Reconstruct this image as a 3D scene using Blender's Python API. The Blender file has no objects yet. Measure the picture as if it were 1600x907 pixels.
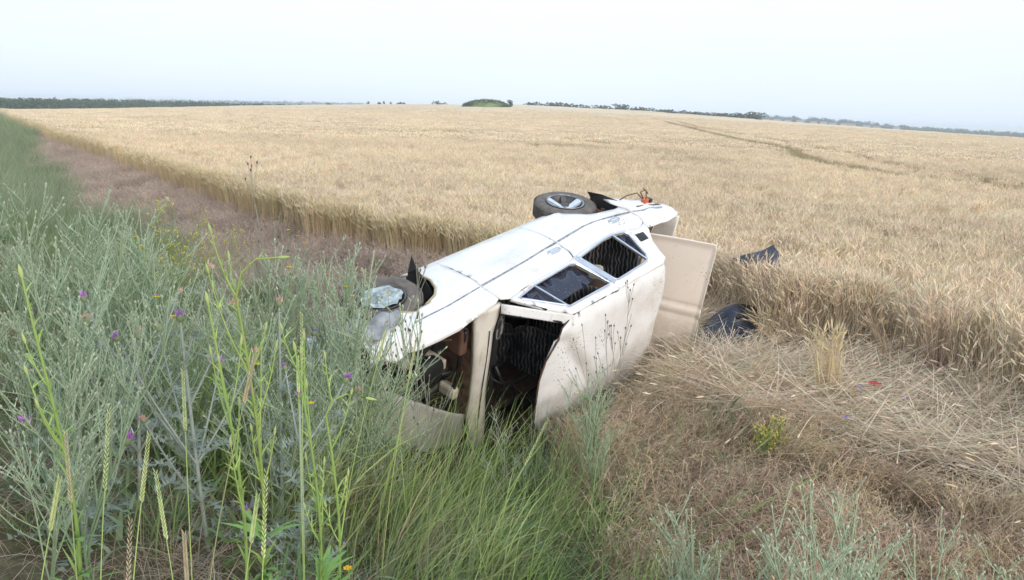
import bpy, math, random
import numpy as np
from mathutils import Vector, Matrix
from mathutils.geometry import delaunay_2d_cdt

SC = bpy.context.scene
COL = SC.collection
RNG = np.random.default_rng(7)
random.seed(7)
PI = math.pi

# ------------------------------------------------------------------ camera
CAM_Z = 2.3
cd = bpy.data.cameras.new('camera')
cam = bpy.data.objects.new('camera', cd)
COL.objects.link(cam)
SC.camera = cam
cd.sensor_width = 36.0
cd.lens = 36.0 * 1250 / 1600
cd.clip_start = 0.05
cd.clip_end = 12000
# columns: image right, up, backwards, in world axes
MR = np.array([[0.99947, 0.03248, 0.0], [0.00699, -0.21501, 0.97659], [0.03172, -0.97607, -0.21513]])
cam.matrix_world = Matrix(((MR[0, 0], -MR[0, 1], -MR[0, 2], 0), (MR[1, 0], -MR[1, 1], -MR[1, 2], 0),
                           (MR[2, 0], -MR[2, 1], -MR[2, 2], CAM_Z), (0, 0, 0, 1)))

# ------------------------------------------------------------------ light
SUN_EL, SUN_AZ = math.radians(17), math.radians(146)      # azimuth from +Y, clockwise: low behind the camera, right
W = bpy.data.worlds.new('World')
SC.world = W
W.use_nodes = True
nt = W.node_tree
bg = nt.nodes['Background']
sky = nt.nodes.new('ShaderNodeTexSky')
sky.sky_type = 'NISHITA'
sky.sun_disc = False
sky.sun_elevation = SUN_EL
sky.sun_rotation = SUN_AZ
sky.air_density = 1.0
sky.dust_density = 3.0
# thin white overcast veil mixed over the clear sky
geo = nt.nodes.new('ShaderNodeTexCoord')
sep = nt.nodes.new('ShaderNodeSeparateXYZ')
ramp = nt.nodes.new('ShaderNodeValToRGB')
ramp.color_ramp.elements[0].position = 0.0
ramp.color_ramp.elements[0].color = (8.0, 9.1, 11.2, 1)
ramp.color_ramp.elements[1].position = 0.2
ramp.color_ramp.elements[1].color = (10.2, 10.9, 12.0, 1)
e3 = ramp.color_ramp.elements.new(.75)
e3.color = (9.0, 10.8, 13.0, 1)
noi = nt.nodes.new('ShaderNodeTexNoise')
noi.inputs['Scale'].default_value = 1.6
noi.inputs['Detail'].default_value = 4
mixv = nt.nodes.new('ShaderNodeMix')
mixv.data_type = 'RGBA'
nt.links.new(geo.outputs['Generated'], sep.inputs[0])
nt.links.new(geo.outputs['Generated'], noi.inputs['Vector'])
nt.links.new(sep.outputs[2], ramp.inputs[0])
mr = nt.nodes.new('ShaderNodeMapRange')
mr.inputs[1].default_value = 0.3
mr.inputs[2].default_value = 0.7
mr.inputs[3].default_value = 0.80
mr.inputs[4].default_value = 0.90
nt.links.new(noi.outputs[0], mr.inputs[0])
nt.links.new(mr.outputs[0], mixv.inputs[0])
nt.links.new(sky.outputs[0], mixv.inputs[6])
nt.links.new(ramp.outputs[0], mixv.inputs[7])
nt.links.new(mixv.outputs[2], bg.inputs[0])
bg.inputs[1].default_value = 0.085

sl = bpy.data.lights.new('sun', 'SUN')
sl.energy = 1.7
sl.angle = math.radians(35)
sl.color = (1.0, 0.89, 0.80)
so = bpy.data.objects.new('sun', sl)
COL.objects.link(so)
sdir = Vector((math.sin(SUN_AZ) * math.cos(SUN_EL), math.cos(SUN_AZ) * math.cos(SUN_EL), math.sin(SUN_EL)))
so.rotation_euler = sdir.to_track_quat('Z', 'Y').to_euler()
SC.view_settings.view_transform = 'Standard'
SC.view_settings.look = 'None'
SC.view_settings.gamma = 1
SC.view_settings.use_curve_mapping = False
SC.view_settings.exposure = 0.48
SC.cycles.max_bounces = 8
SC.cycles.diffuse_bounces = 4
SC.cycles.transparent_max_bounces = 8
SC.cycles.volume_bounces = 1

# ------------------------------------------------------------------ helpers
def tag(o, label=None, cat=None, group=None, kind=None):
    if label: o['label'] = label
    if cat: o['category'] = cat
    if group: o['group'] = group
    if kind: o['kind'] = kind
    return o

def link(name, me, parent=None, mat=None, mw=None):
    o = bpy.data.objects.new(name, me)
    COL.objects.link(o)
    if parent: o.parent = parent
    if mat: me.materials.append(mat)
    return o

def empty(name, loc=(0, 0, 0), rz=0):
    o = bpy.data.objects.new(name, None)
    COL.objects.link(o)
    o.location = loc
    o.rotation_euler = (0, 0, rz)
    o.empty_display_size = 0.2
    return o

class Acc:
    """collects vertices, quads, triangles and a colour per vertex; builds one mesh"""
    def __init__(s):
        s.V, s.Q, s.T, s.C, s.n = [], [], [], [], 0
    def add(s, v, q=None, t=None, c=(.5, .5, .5)):
        v = np.asarray(v, float).reshape(-1, 3)
        if q is not None and len(q): s.Q.append(np.asarray(q, int).reshape(-1, 4) + s.n)
        if t is not None and len(t): s.T.append(np.asarray(t, int).reshape(-1, 3) + s.n)
        c = np.asarray(c, float)
        if c.ndim == 1: c = np.broadcast_to(c, (len(v), 3))
        s.V.append(v); s.C.append(c); s.n += len(v)
    def mesh(s, name, smooth=True):
        me = bpy.data.meshes.new(name)
        V = np.concatenate(s.V)
        Q = np.concatenate(s.Q) if s.Q else np.zeros((0, 4), int)
        T = np.concatenate(s.T) if s.T else np.zeros((0, 3), int)
        me.vertices.add(len(V)); me.vertices.foreach_set('co', V.ravel())
        me.loops.add(Q.size + T.size)
        me.loops.foreach_set('vertex_index', np.concatenate([Q.ravel(), T.ravel()]).astype(np.int32))
        me.polygons.add(len(Q) + len(T))
        st = np.concatenate([np.arange(len(Q)) * 4, Q.size + np.arange(len(T)) * 3]).astype(np.int32)
        me.polygons.foreach_set('loop_start', st)
        me.polygons.foreach_set('use_smooth', np.full(len(Q) + len(T), smooth))
        me.update(calc_edges=True)
        a = me.color_attributes.new('col', 'FLOAT_COLOR', 'POINT')
        C = np.concatenate(s.C)
        a.data.foreach_set('color', np.concatenate([C, np.ones((len(C), 1))], 1).ravel())
        return me
    def obj(s, name, mat, parent=None, smooth=True):
        return link(name, s.mesh(name, smooth), parent, mat)

def new_mat(name):
    m = bpy.data.materials.new(name)
    m.use_nodes = True
    return m, m.node_tree, m.node_tree.nodes['Principled BSDF']

def simple_mat(name, col, rough=.6, metal=0, coat=0, noise=.15, scale=8, bump=0.0, spec=.5, col2=None):
    m, t, b = new_mat(name)
    n = t.nodes.new('ShaderNodeTexNoise'); n.inputs['Scale'].default_value = scale; n.inputs['Detail'].default_value = 5
    co = t.nodes.new('ShaderNodeTexCoord')
    t.links.new(co.outputs['Object'], n.inputs['Vector'])
    r = t.nodes.new('ShaderNodeMix'); r.data_type = 'RGBA'
    c2 = col2 or tuple(c * (1 - noise * 2) for c in col)
    mr_ = t.nodes.new('ShaderNodeMapRange'); mr_.inputs[1].default_value = .35; mr_.inputs[2].default_value = .65
    t.links.new(n.outputs[0], mr_.inputs[0])
    r.inputs[6].default_value = (*c2, 1); r.inputs[7].default_value = (*col, 1)
    t.links.new(mr_.outputs[0], r.inputs[0])
    t.links.new(r.outputs[2], b.inputs['Base Color'])
    b.inputs['Roughness'].default_value = rough
    b.inputs['Metallic'].default_value = metal
    b.inputs['Coat Weight'].default_value = coat
    b.inputs['Specular IOR Level'].default_value = spec
    if bump:
        bp = t.nodes.new('ShaderNodeBump'); bp.inputs['Strength'].default_value = bump; bp.inputs['Distance'].default_value = .01
        t.links.new(n.outputs[0], bp.inputs['Height']); t.links.new(bp.outputs[0], b.inputs['Normal'])
    return m

def plant_mat(name, var=.25, transl=.3, rough=.6, patch=0.0, patch_scale=.3):
    """colour from the mesh's own vertex colour, varied from plant to plant"""
    m, t, b = new_mat(name)
    a = t.nodes.new('ShaderNodeAttribute'); a.attribute_name = 'col'
    oi = t.nodes.new('ShaderNodeObjectInfo')
    hsv = t.nodes.new('ShaderNodeHueSaturation')
    v = t.nodes.new('ShaderNodeMapRange'); v.inputs[3].default_value = 1 - var; v.inputs[4].default_value = 1 + var
    t.links.new(oi.outputs['Random'], v.inputs[0])
    h = t.nodes.new('ShaderNodeMath'); h.operation = 'MULTIPLY_ADD'
    fr = t.nodes.new('ShaderNodeMath'); fr.operation = 'FRACT'
    mu = t.nodes.new('ShaderNodeMath'); mu.operation = 'MULTIPLY'; mu.inputs[1].default_value = 17.3
    t.links.new(oi.outputs['Random'], mu.inputs[0]); t.links.new(mu.outputs[0], fr.inputs[0])
    t.links.new(fr.outputs[0], h.inputs[0]); h.inputs[1].default_value = .03; h.inputs[2].default_value = .485
    t.links.new(h.outputs[0], hsv.inputs['Hue'])
    t.links.new(a.outputs['Color'], hsv.inputs['Color'])
    if patch:
        g = t.nodes.new('ShaderNodeNewGeometry'); n = t.nodes.new('ShaderNodeTexNoise')
        n.inputs['Scale'].default_value = patch_scale; n.inputs['Detail'].default_value = 4
        t.links.new(g.outputs['Position'], n.inputs['Vector'])
        p = t.nodes.new('ShaderNodeMapRange'); p.inputs[1].default_value = .35; p.inputs[2].default_value = .65
        p.inputs[3].default_value = 1 - patch; p.inputs[4].default_value = 1 + patch
        t.links.new(n.outputs[0], p.inputs[0])
        m2 = t.nodes.new('ShaderNodeMath'); m2.operation = 'MULTIPLY'
        t.links.new(v.outputs[0], m2.inputs[0]); t.links.new(p.outputs[0], m2.inputs[1])
        t.links.new(m2.outputs[0], hsv.inputs['Value'])
    else:
        t.links.new(v.outputs[0], hsv.inputs['Value'])
    t.links.new(hsv.outputs[0], b.inputs['Base Color'])
    b.inputs['Roughness'].default_value = rough
    b.inputs['Specular IOR Level'].default_value = .25
    tr = t.nodes.new('ShaderNodeBsdfTranslucent'); mx = t.nodes.new('ShaderNodeMixShader')
    mx.inputs[0].default_value = transl
    t.links.new(hsv.outputs[0], tr.inputs[0])
    out = t.nodes['Material Output']
    t.links.new(b.outputs[0], mx.inputs[1]); t.links.new(tr.outputs[0], mx.inputs[2])
    t.links.new(mx.outputs[0], out.inputs[0])
    return m

M_PLANT = plant_mat('plant', .18)
M_WHEAT = plant_mat('wheat', .08, .25, .7, .08, .12)
M_BROME = plant_mat('dry_brome', .2, .25, .8, .15, .6)
M_WEED = plant_mat('weed', .06, .3)

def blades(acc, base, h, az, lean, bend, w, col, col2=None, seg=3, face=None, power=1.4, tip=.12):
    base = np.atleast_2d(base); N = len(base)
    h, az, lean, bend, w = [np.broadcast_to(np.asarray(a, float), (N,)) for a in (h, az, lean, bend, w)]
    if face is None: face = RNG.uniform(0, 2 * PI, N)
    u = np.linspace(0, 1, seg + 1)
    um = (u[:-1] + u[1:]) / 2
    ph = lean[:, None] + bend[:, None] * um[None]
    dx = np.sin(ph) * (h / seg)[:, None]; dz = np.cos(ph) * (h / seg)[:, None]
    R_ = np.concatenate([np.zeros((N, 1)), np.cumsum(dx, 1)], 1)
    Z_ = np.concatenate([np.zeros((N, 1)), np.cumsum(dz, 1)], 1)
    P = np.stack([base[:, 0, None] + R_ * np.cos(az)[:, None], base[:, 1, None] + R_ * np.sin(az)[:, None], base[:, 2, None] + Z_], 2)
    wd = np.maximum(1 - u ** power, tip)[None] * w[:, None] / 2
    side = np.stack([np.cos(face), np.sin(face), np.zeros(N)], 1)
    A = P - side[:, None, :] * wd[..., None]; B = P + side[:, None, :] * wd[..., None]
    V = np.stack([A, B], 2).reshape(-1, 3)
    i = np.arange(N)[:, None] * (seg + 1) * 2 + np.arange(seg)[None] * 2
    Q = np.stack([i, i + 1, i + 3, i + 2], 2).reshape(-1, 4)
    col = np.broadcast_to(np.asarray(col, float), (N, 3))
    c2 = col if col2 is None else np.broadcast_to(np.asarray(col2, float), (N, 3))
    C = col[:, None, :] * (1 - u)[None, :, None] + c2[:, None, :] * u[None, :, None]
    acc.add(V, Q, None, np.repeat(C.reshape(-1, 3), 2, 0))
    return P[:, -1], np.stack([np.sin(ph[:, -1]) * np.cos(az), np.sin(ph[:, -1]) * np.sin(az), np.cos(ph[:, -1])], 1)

def spindles(acc, p, d, ln, wd, col, sides=3, prof=(.3, 1, .8, .1)):
    p = np.atleast_2d(p); N = len(p); d = d / (np.linalg.norm(d, axis=1, keepdims=True) + 1e-9)
    ln = np.broadcast_to(np.asarray(ln, float), (N,)); wd = np.broadcast_to(np.asarray(wd, float), (N,))
    ref = np.where(np.abs(d[:, 2:3]) > .9, [[1., 0, 0]], [[0, 0, 1.]])
    a = np.cross(d, ref); a /= np.linalg.norm(a, axis=1, keepdims=True); b = np.cross(d, a)
    K = len(prof); us = np.linspace(0, 1, K)
    an = np.arange(sides) * 2 * PI / sides
    ring = a[:, None, None, :] * np.cos(an)[None, None, :, None] + b[:, None, None, :] * np.sin(an)[None, None, :, None]
    P = p[:, None, None, :] + d[:, None, None, :] * (us[None, :] * ln[:, None])[..., None, None] + ring * (np.asarray(prof)[None] * wd[:, None] / 2)[..., None, None]
    V = P.reshape(-1, 3)
    base = np.arange(N)[:, None, None] * K * sides
    k = np.arange(K - 1)[None, :, None] * sides; s_ = np.arange(sides)[None, None]; s2 = (s_ + 1) % sides
    Q = np.stack([base + k + s_, base + k + s2, base + k + sides + s2, base + k + sides + s_], 3).reshape(-1, 4)
    col = np.broadcast_to(np.asarray(col, float), (N, 3))
    acc.add(V, Q, None, np.repeat(col, K * sides, 0))

def tube(acc, pts, rad, col, sides=4, cap=False):
    pts = np.asarray(pts, float); K = len(pts)
    rad = np.broadcast_to(np.asarray(rad, float), (K,))
    tg = np.gradient(pts, axis=0); tg /= np.linalg.norm(tg, axis=1, keepdims=True) + 1e-9
    ref = np.array([0, 0, 1.]) if abs(tg[0, 2]) < .9 else np.array([1., 0, 0])
    V = []
    for i in range(K):
        a = np.cross(tg[i], ref); a /= np.linalg.norm(a) + 1e-9; b = np.cross(tg[i], a); ref = -np.cross(tg[i], a) if False else ref
        an = np.arange(sides) * 2 * PI / sides
        V.append(pts[i] + rad[i] * (np.cos(an)[:, None] * a + np.sin(an)[:, None] * b))
    V = np.concatenate(V)
    Q = [[i * sides + s, i * sides + (s + 1) % sides, (i + 1) * sides + (s + 1) % sides, (i + 1) * sides + s] for i in range(K - 1) for s in range(sides)]
    T = []
    if cap:
        n = len(V); V = np.concatenate([V, pts[:1], pts[-1:]])
        for s in range(sides):
            T.append([n, (s + 1) % sides, s]); T.append([n + 1, (K - 1) * sides + s, (K - 1) * sides + (s + 1) % sides])
    col = np.asarray(col, float)
    acc.add(V, Q, T, col)

def box(acc, lo, hi, col=(.5, .5, .5)):
    (x0, y0, z0), (x1, y1, z1) = lo, hi
    V = [(x0, y0, z0), (x1, y0, z0), (x1, y1, z0), (x0, y1, z0), (x0, y0, z1), (x1, y0, z1), (x1, y1, z1), (x0, y1, z1)]
    acc.add(V, [(0, 3, 2, 1), (4, 5, 6, 7), (0, 1, 5, 4), (1, 2, 6, 5), (2, 3, 7, 6), (3, 0, 4, 7)], None, col)

def lathe(acc, prof, centre, axis, n=40, col=(.5, .5, .5), deform=None):
    """prof: (radius, offset along the axis)"""
    axis = np.asarray(axis, float); axis /= np.linalg.norm(axis)
    ref = np.array([0, 0, 1.]) if abs(axis[2]) < .9 else np.array([1., 0, 0])
    a = np.cross(axis, ref); a /= np.linalg.norm(a); b = np.cross(axis, a)
    K = len(prof); V = []
    for (r, h) in prof:
        for k in range(n):
            th = 2 * PI * k / n
            rr, hh = (r, h) if deform is None else deform(r, h, th)
            V.append(np.asarray(centre) + axis * hh + rr * (math.cos(th) * a + math.sin(th) * b))
    Q = [[i * n + k, i * n + (k + 1) % n, (i + 1) * n + (k + 1) % n, (i + 1) * n + k] for i in range(K - 1) for k in range(n)]
    acc.add(np.array(V), Q, None, col)

def pip(x, y, poly):
    x = np.asarray(x); y = np.asarray(y); ins = np.zeros(x.shape, bool); n = len(poly)
    for i in range(n):
        x1, y1 = poly[i]; x2, y2 = poly[(i + 1) % n]
        c = ((y1 > y) != (y2 > y)) & (x < (x2 - x1) * (y - y1) / ((y2 - y1) + 1e-12) + x1)
        ins ^= c
    return ins

def densify(loop, step):
    out = []
    for i in range(len(loop)):
        a = np.array(loop[i], float); b = np.array(loop[(i + 1) % len(loop)], float)
        n = max(1, int(np.ceil(np.linalg.norm(b - a) / step)))
        for k in range(n): out.append(a + (b - a) * k / n)
    return out

def panel(outline, mapf, holes=(), step=.05, thick=.012, name='panel', mat=None, parent=None, bevel=0):
    """a sheet-metal panel: a 2D outline with holes, meshed, mapped onto a curved surface and given thickness"""
    loops = [densify(outline, step)] + [densify(h, step) for h in holes]
    pts, edges = [], []
    for lp in loops:
        n0 = len(pts)
        pts += [Vector(p) for p in lp]
        edges += [(n0 + i, n0 + (i + 1) % len(lp)) for i in range(len(lp))]
    o = np.array(outline)
    gx, gy = np.meshgrid(np.arange(o[:, 0].min() + step / 2, o[:, 0].max(), step), np.arange(o[:, 1].min() + step / 2, o[:, 1].max(), step))
    gx, gy = gx.ravel(), gy.ravel()
    ok = pip(gx, gy, outline)
    for h in holes: ok &= ~pip(gx, gy, h)
    bp_ = np.array([tuple(p) for p in pts])
    for x, y in zip(gx[ok], gy[ok]):
        if np.min(np.hypot(bp_[:, 0] - x, bp_[:, 1] - y)) > step * .45: pts.append(Vector((x, y)))
    v2, _, f2, *_r = delaunay_2d_cdt(pts, edges, [], 0, 1e-5)
    F = []
    for f in f2:
        c = sum((v2[i] for i in f), Vector((0, 0))) / len(f)
        if pip(c.x, c.y, outline) and not any(pip(c.x, c.y, h) for h in holes): F.append(list(f))
    V = [tuple(mapf(v.x, v.y)) for v in v2]
    me = bpy.data.meshes.new(name)
    me.from_pydata(V, [], F)
    for p in me.polygons: p.use_smooth = True
    ob = link(name, me, parent, mat)
    if thick:
        s = ob.modifiers.new('thickness', 'SOLIDIFY'); s.thickness = thick; s.offset = 0
    return ob

def vnoise(x, y, s=1.0, seed=0):
    """smooth value noise, numpy"""
    x = np.asarray(x, float) * s + seed * 17.3; y = np.asarray(y, float) * s + seed * 9.7
    xi = np.floor(x).astype(int); yi = np.floor(y).astype(int); fx = x - xi; fy = y - yi
    fx = fx * fx * (3 - 2 * fx); fy = fy * fy * (3 - 2 * fy)
    def hsh(a, b):
        n = (a * 374761393 + b * 668265263 + seed * 1442695) & 0x7fffffff
        n = ((n ^ (n >> 13)) * 1274126177) & 0x7fffffff
        return (n & 0xffff) / 65535.0
    return (hsh(xi, yi) * (1 - fx) + hsh(xi + 1, yi) * fx) * (1 - fy) + (hsh(xi, yi + 1) * (1 - fx) + hsh(xi + 1, yi + 1) * fx) * fy

# ------------------------------------------------------------------ lie of the land
CAR = Matrix(((0.63939, 0.08444, 0.76423, -1.7266), (0.74468, -0.31544, -0.58818, 5.8136),
              (0.1914, 0.94518, -0.26457, -2.0756 + CAM_Z), (0, 0, 0, 1)))
CARn = np.array(CAR); CARi = np.linalg.inv(CARn)

def tdist(x, y): return (x + 8) * -.81 + (y - 20) * -.59      # distance from the old field edge, road side positive
def sdist(x, y): return (x + 8) * .59 - (y - 20) * .81        # along it
CU = [0, 200, 400, 600, 800, 850, 1000, 1200, 1400, 1600]
CV = [171, 167, 164.5, 163, 164, 166.3, 174, 188.5, 202, 213.5]
RC = 330.0
def crest(x, y):
    az = np.arctan2(x, np.maximum(y, 1e-3)); u = 800 + 1280 * np.tan(np.clip(az, -1.1, 1.1))
    vc = np.interp(u, CU, CV); vt = 178 + .0325 * (u - 800)
    e = (vt - vc) / 1250
    return np.where((u < 0) | (u > 1600), np.clip(e, -.014, .012), e)

def car_floor(x, y):
    """height of the car's lower side above each ground point and how much the point lies under the car"""
    # lower side plane: local y = -.76
    a, b, c = CARn[0:3, 1]; p0 = CARn[:3, 3] + CARn[:3, 1] * -.76
    zpl = p0[2] - (a * (x - p0[0]) + b * (y - p0[1])) / c
    lx = CARi[0, 0] * x + CARi[0, 1] * y + CARi[0, 2] * zpl + CARi[0, 3]
    lz = CARi[2, 0] * x + CARi[2, 1] * y + CARi[2, 2] * zpl + CARi[2, 3]
    d = np.maximum(np.maximum(-lx, lx - 4.0), np.maximum(.1 - lz, lz - 1.42))
    return zpl, d

def height(x, y):
    x = np.asarray(x, float); y = np.asarray(y, float)
    t = tdist(x, y); r = np.hypot(x, y)
    prof = np.interp(t, [-1.5, 0, 1, 2, 2.8, 3.6, 4.3, 5.3, 6.5, 9, 14, 30], [0, -.02, -.28, -.48, -.50, -.2, .25, .72, .88, .95, .95, .6])
    fld = np.zeros_like(r)
    q = np.clip((r - 14) / (RC - 14), 0, 1); q = q ** 1.5
    e = crest(x, y)
    fld = np.where(r > 14, r * q * (e + 1.7 / RC), 0)
    zc = RC * (e + 1.7 / RC)
    fld = np.where(r > RC, zc - (r - RC) * .035, fld)
    fld = np.where((r > RC), np.maximum(fld, -16 - (r - RC) * .0006), fld)
    back = np.clip((-y) / 60, 0, 1)
    fld = fld * (1 - back)
    z = fld + np.where(t > -1.5, prof, 0) * np.clip(1.2 - r / 400, 0, 1)
    z = z + (vnoise(x, y, .9, 1) - .5) * .10 * np.clip((t + .5) / 1.5, 0, 1) * np.clip(30 / (r + 1), 0, 1) + (vnoise(x, y, 3, 2) - .5) * .03
    zpl, d = car_floor(x, y)
    w = np.clip(1 - np.maximum(d, 0) / .7, 0, 1) ** 2 * (3 - 2 * np.clip(1 - np.maximum(d, 0) / .7, 0, 1))
    return z * (1 - w) + (zpl - .03) * w

# wheat field edge (the standing crop)
EDGE = [(-330, 480), (-24.65, 43), (-8, 20), (-3.4, 13.6), (-1.3, 11.6), (0.5, 10.4), (2.15, 9.2), (2.45, 8.25), (3.1, 7.95), (3.65, 7.55), (3.98, 6.5), (4.1, 5.6), (4.6, 4.6), (6.5, 2.2), (12, -6), (60, -70), (600, -70), (600, 480)]
def in_wheat(x, y): return pip(np.asarray(x, float), np.asarray(y, float), EDGE)
def edge_dist(x, y):
    x = np.asarray(x, float); y = np.asarray(y, float); d = np.full(x.shape, 1e9)
    for (x1, y1), (x2, y2) in zip(EDGE[:-2], EDGE[1:-1]):
        vx, vy = x2 - x1, y2 - y1; k = np.clip(((x - x1) * vx + (y - y1) * vy) / (vx * vx + vy * vy), 0, 1)
        d = np.minimum(d, np.hypot(x - x1 - k * vx, y - y1 - k * vy))
    return d

def ray_hit(u, v, add=0.0):
    """the point of the land (plus add) that the photo shows at u, v"""
    d = MR @ np.array([(u - 800) / 1250, (v - 453.5) / 1250, 1.0])
    s = np.geomspace(1.2, 900, 1400)
    P = d[None] * s[:, None]; P[:, 2] += CAM_Z
    g = height(P[:, 0], P[:, 1]) + add
    k = np.argmax(P[:, 2] < g)
    if not (P[:, 2] < g).any(): k = len(s) - 1
    return P[k]

TRACKS = [[(1040, 192), (1070, 200), (1100, 209), (1150, 222), (1200, 231), (1235, 241), (1250, 252), (1275, 261), (1325, 270), (1400, 285), (1470, 292), (1600, 308)],
          [(1060, 192), (1090, 201), (1150, 212), (1225, 226), (1300, 242), (1340, 250), (1375, 262), (1425, 272), (1500, 285), (1600, 300)]]
TRK = [[tuple(ray_hit(u, v, .45)[:2]) for u, v in tr] for tr in TRACKS]
def track_dist(x, y):
    x = np.asarray(x, float); y = np.asarray(y, float); d = np.full(x.shape, 1e9)
    for k_, tr in enumerate(TRK):
        for (x1, y1), (x2, y2) in zip(tr[:-1], tr[1:]):
            vx, vy = x2 - x1, y2 - y1; k = np.clip(((x - x1) * vx + (y - y1) * vy) / (vx * vx + vy * vy + 1e-9), 0, 1)
            d = np.minimum(d, np.hypot(x - x1 - k * vx, y - y1 - k * vy) + (.25 if k_ else 0))
    return d

# ------------------------------------------------------------------ ground sheet
def polar(rs, ths):
    R_, T_ = np.meshgrid(rs, ths, indexing='ij')
    return R_ * np.sin(T_), R_ * np.cos(T_)
def grid_quads(nr, nt_, wrap=False):
    i, j = np.meshgrid(np.arange(nr - 1), np.arange(nt_ if wrap else nt_ - 1), indexing='ij')
    j2 = (j + 1) % nt_
    return np.stack([i * nt_ + j, i * nt_ + j2, (i + 1) * nt_ + j2, (i + 1) * nt_ + j], 2).reshape(-1, 4)

ths = np.concatenate([np.linspace(-.75, .75, 260), np.linspace(.75, 2 * PI - .75, 90)[1:-1]])
rs = np.concatenate([[.02], np.geomspace(.4, 30, 170), np.geomspace(30, 6000, 110)[1:]])
X, Y = polar(rs, ths)
Z = height(X, Y)
g = Acc()
t_ = tdist(X, Y); s_ = sdist(X, Y); wh = in_wheat(X, Y)
rr = np.hypot(X, Y)
c_litter = np.array([.13, .10, .065]); c_green = np.array([.10, .12, .055]); c_far = np.array([.16, .17, .10]); c_field = np.array([.34, .26, .15])
mixg = np.clip(vnoise(X, Y, 1.3, 5) * 1.3 - .2, 0, 1)[..., None] * np.clip((t_ - 1.8) / 1, 0, 1)[..., None]
C = c_litter * (1 - mixg) + c_green * mixg
C = np.where(wh[..., None], c_field, C)
mixf = np.clip((rr - RC) / 80, 0, 1)[..., None]
fp = np.floor(vnoise(X, Y, .0022, 8) * 5) / 5
farc = np.stack([.10 + .22 * fp, .14 + .14 * fp, .07 + .06 * fp], 2)
C = C * (1 - mixf) + farc * mixf
g.add(np.stack([X, Y, Z], 2).reshape(-1, 3), grid_quads(len(rs), len(ths), True)[:, ::-1], None, C.reshape(-1, 3))
m, t, b = new_mat('soil_and_litter')
a = t.nodes.new('ShaderNodeAttribute'); a.attribute_name = 'col'
n = t.nodes.new('ShaderNodeTexNoise'); n.inputs['Scale'].default_value = 9; n.inputs['Detail'].default_value = 8
gg = t.nodes.new('ShaderNodeNewGeometry'); t.links.new(gg.outputs['Position'], n.inputs['Vector'])
v = t.nodes.new('ShaderNodeMapRange'); v.inputs[1].default_value = .3; v.inputs[2].default_value = .7; v.inputs[3].default_value = .6; v.inputs[4].default_value = 1.35
t.links.new(n.outputs[0], v.inputs[0])
mm = t.nodes.new('ShaderNodeVectorMath'); mm.operation = 'SCALE'
t.links.new(a.outputs['Color'], mm.inputs[0]); t.links.new(v.outputs[0], mm.inputs['Scale']); t.links.new(mm.outputs[0], b.inputs['Base Color'])
b.inputs['Roughness'].default_value = .95
b.inputs['Specular IOR Level'].default_value = .1
bp = t.nodes.new('ShaderNodeBump'); bp.inputs['Strength'].default_value = .8; bp.inputs['Distance'].default_value = .03
t.links.new(n.outputs[0], bp.inputs['Height']); t.links.new(bp.outputs[0], b.inputs['Normal'])
o = g.obj('ground', m)
tag(o, 'rolling ground of the field, ditch and grassy road bank', kind='structure')

# top of the standing crop, seen between and beyond the nearer stalks
ths2 = np.linspace(-.80, .95, 620)
rs2 = np.geomspace(6.0, 520, 420)
X, Y = polar(rs2, ths2)
ed = edge_dist(X, Y); wh = in_wheat(X, Y); td = track_dist(X, Y); r2 = np.hypot(X, Y)
ch = .50 + .10 * np.clip((r2 - 30) / 60, 0, 1)
nz = (vnoise(X, Y, 2.2, 3) - .5) * .12 + (vnoise(X, Y, 6, 4) - .5) * .08 + (vnoise(X, Y * .35 + X * .1, .25, 9) - .5) * .16
hh = (ch + nz) * np.clip((ed - .35) / .3, 0, 1)
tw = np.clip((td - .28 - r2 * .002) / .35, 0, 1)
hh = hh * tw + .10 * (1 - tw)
STREAKS = [(395, 187, 450, 190), (560, 205, 640, 207), (690, 208, 740, 214), (480, 192, 600, 200), (930, 225, 1020, 240), (1030, 240, 1110, 262), (850, 232, 930, 236)]
for (u0, v0, u1, v1) in STREAKS:
    A = ray_hit(u0, v0, .5); B = ray_hit(u1, v1, .5); vx, vy = B[0] - A[0], B[1] - A[1]
    k = np.clip(((X - A[0]) * vx + (Y - A[1]) * vy) / (vx * vx + vy * vy), 0, 1)
    d = np.hypot(X - A[0] - k * vx, (Y - A[1] - k * vy)) + (vnoise(X, Y, .5, 12) - .5) * 1.2
    hh = hh - .28 * np.clip(1 - d / .8, 0, 1)
Z = height(X, Y) + np.maximum(hh, .02)
g = Acc()
cw = np.array([.65, .535, .38])
big = vnoise(X, Y, .03, 21)[..., None]; med = vnoise(X, Y, .25, 22)[..., None]
C = cw * (.90 + .12 * big + .14 * med)
C = C * (1 - .05 * (1 - big) * np.array([0, .3, 1.]))
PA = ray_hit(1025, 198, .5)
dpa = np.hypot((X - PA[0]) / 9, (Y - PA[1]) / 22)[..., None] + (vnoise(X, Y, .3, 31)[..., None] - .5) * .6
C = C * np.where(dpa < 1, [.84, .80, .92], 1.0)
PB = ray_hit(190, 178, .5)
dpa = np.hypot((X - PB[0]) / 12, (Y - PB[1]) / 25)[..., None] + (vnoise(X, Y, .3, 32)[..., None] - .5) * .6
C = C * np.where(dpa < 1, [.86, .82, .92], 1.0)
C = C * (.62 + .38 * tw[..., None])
Q = grid_quads(len(rs2), len(ths2))
cen = (wh & (ed > .12)).ravel()
Q = Q[cen[Q].all(1)]
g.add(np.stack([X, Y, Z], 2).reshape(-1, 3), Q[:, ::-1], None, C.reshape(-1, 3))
m, t, b = new_mat('wheat_top')
a = t.nodes.new('ShaderNodeAttribute'); a.attribute_name = 'col'
gg = t.nodes.new('ShaderNodeNewGeometry')
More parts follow.
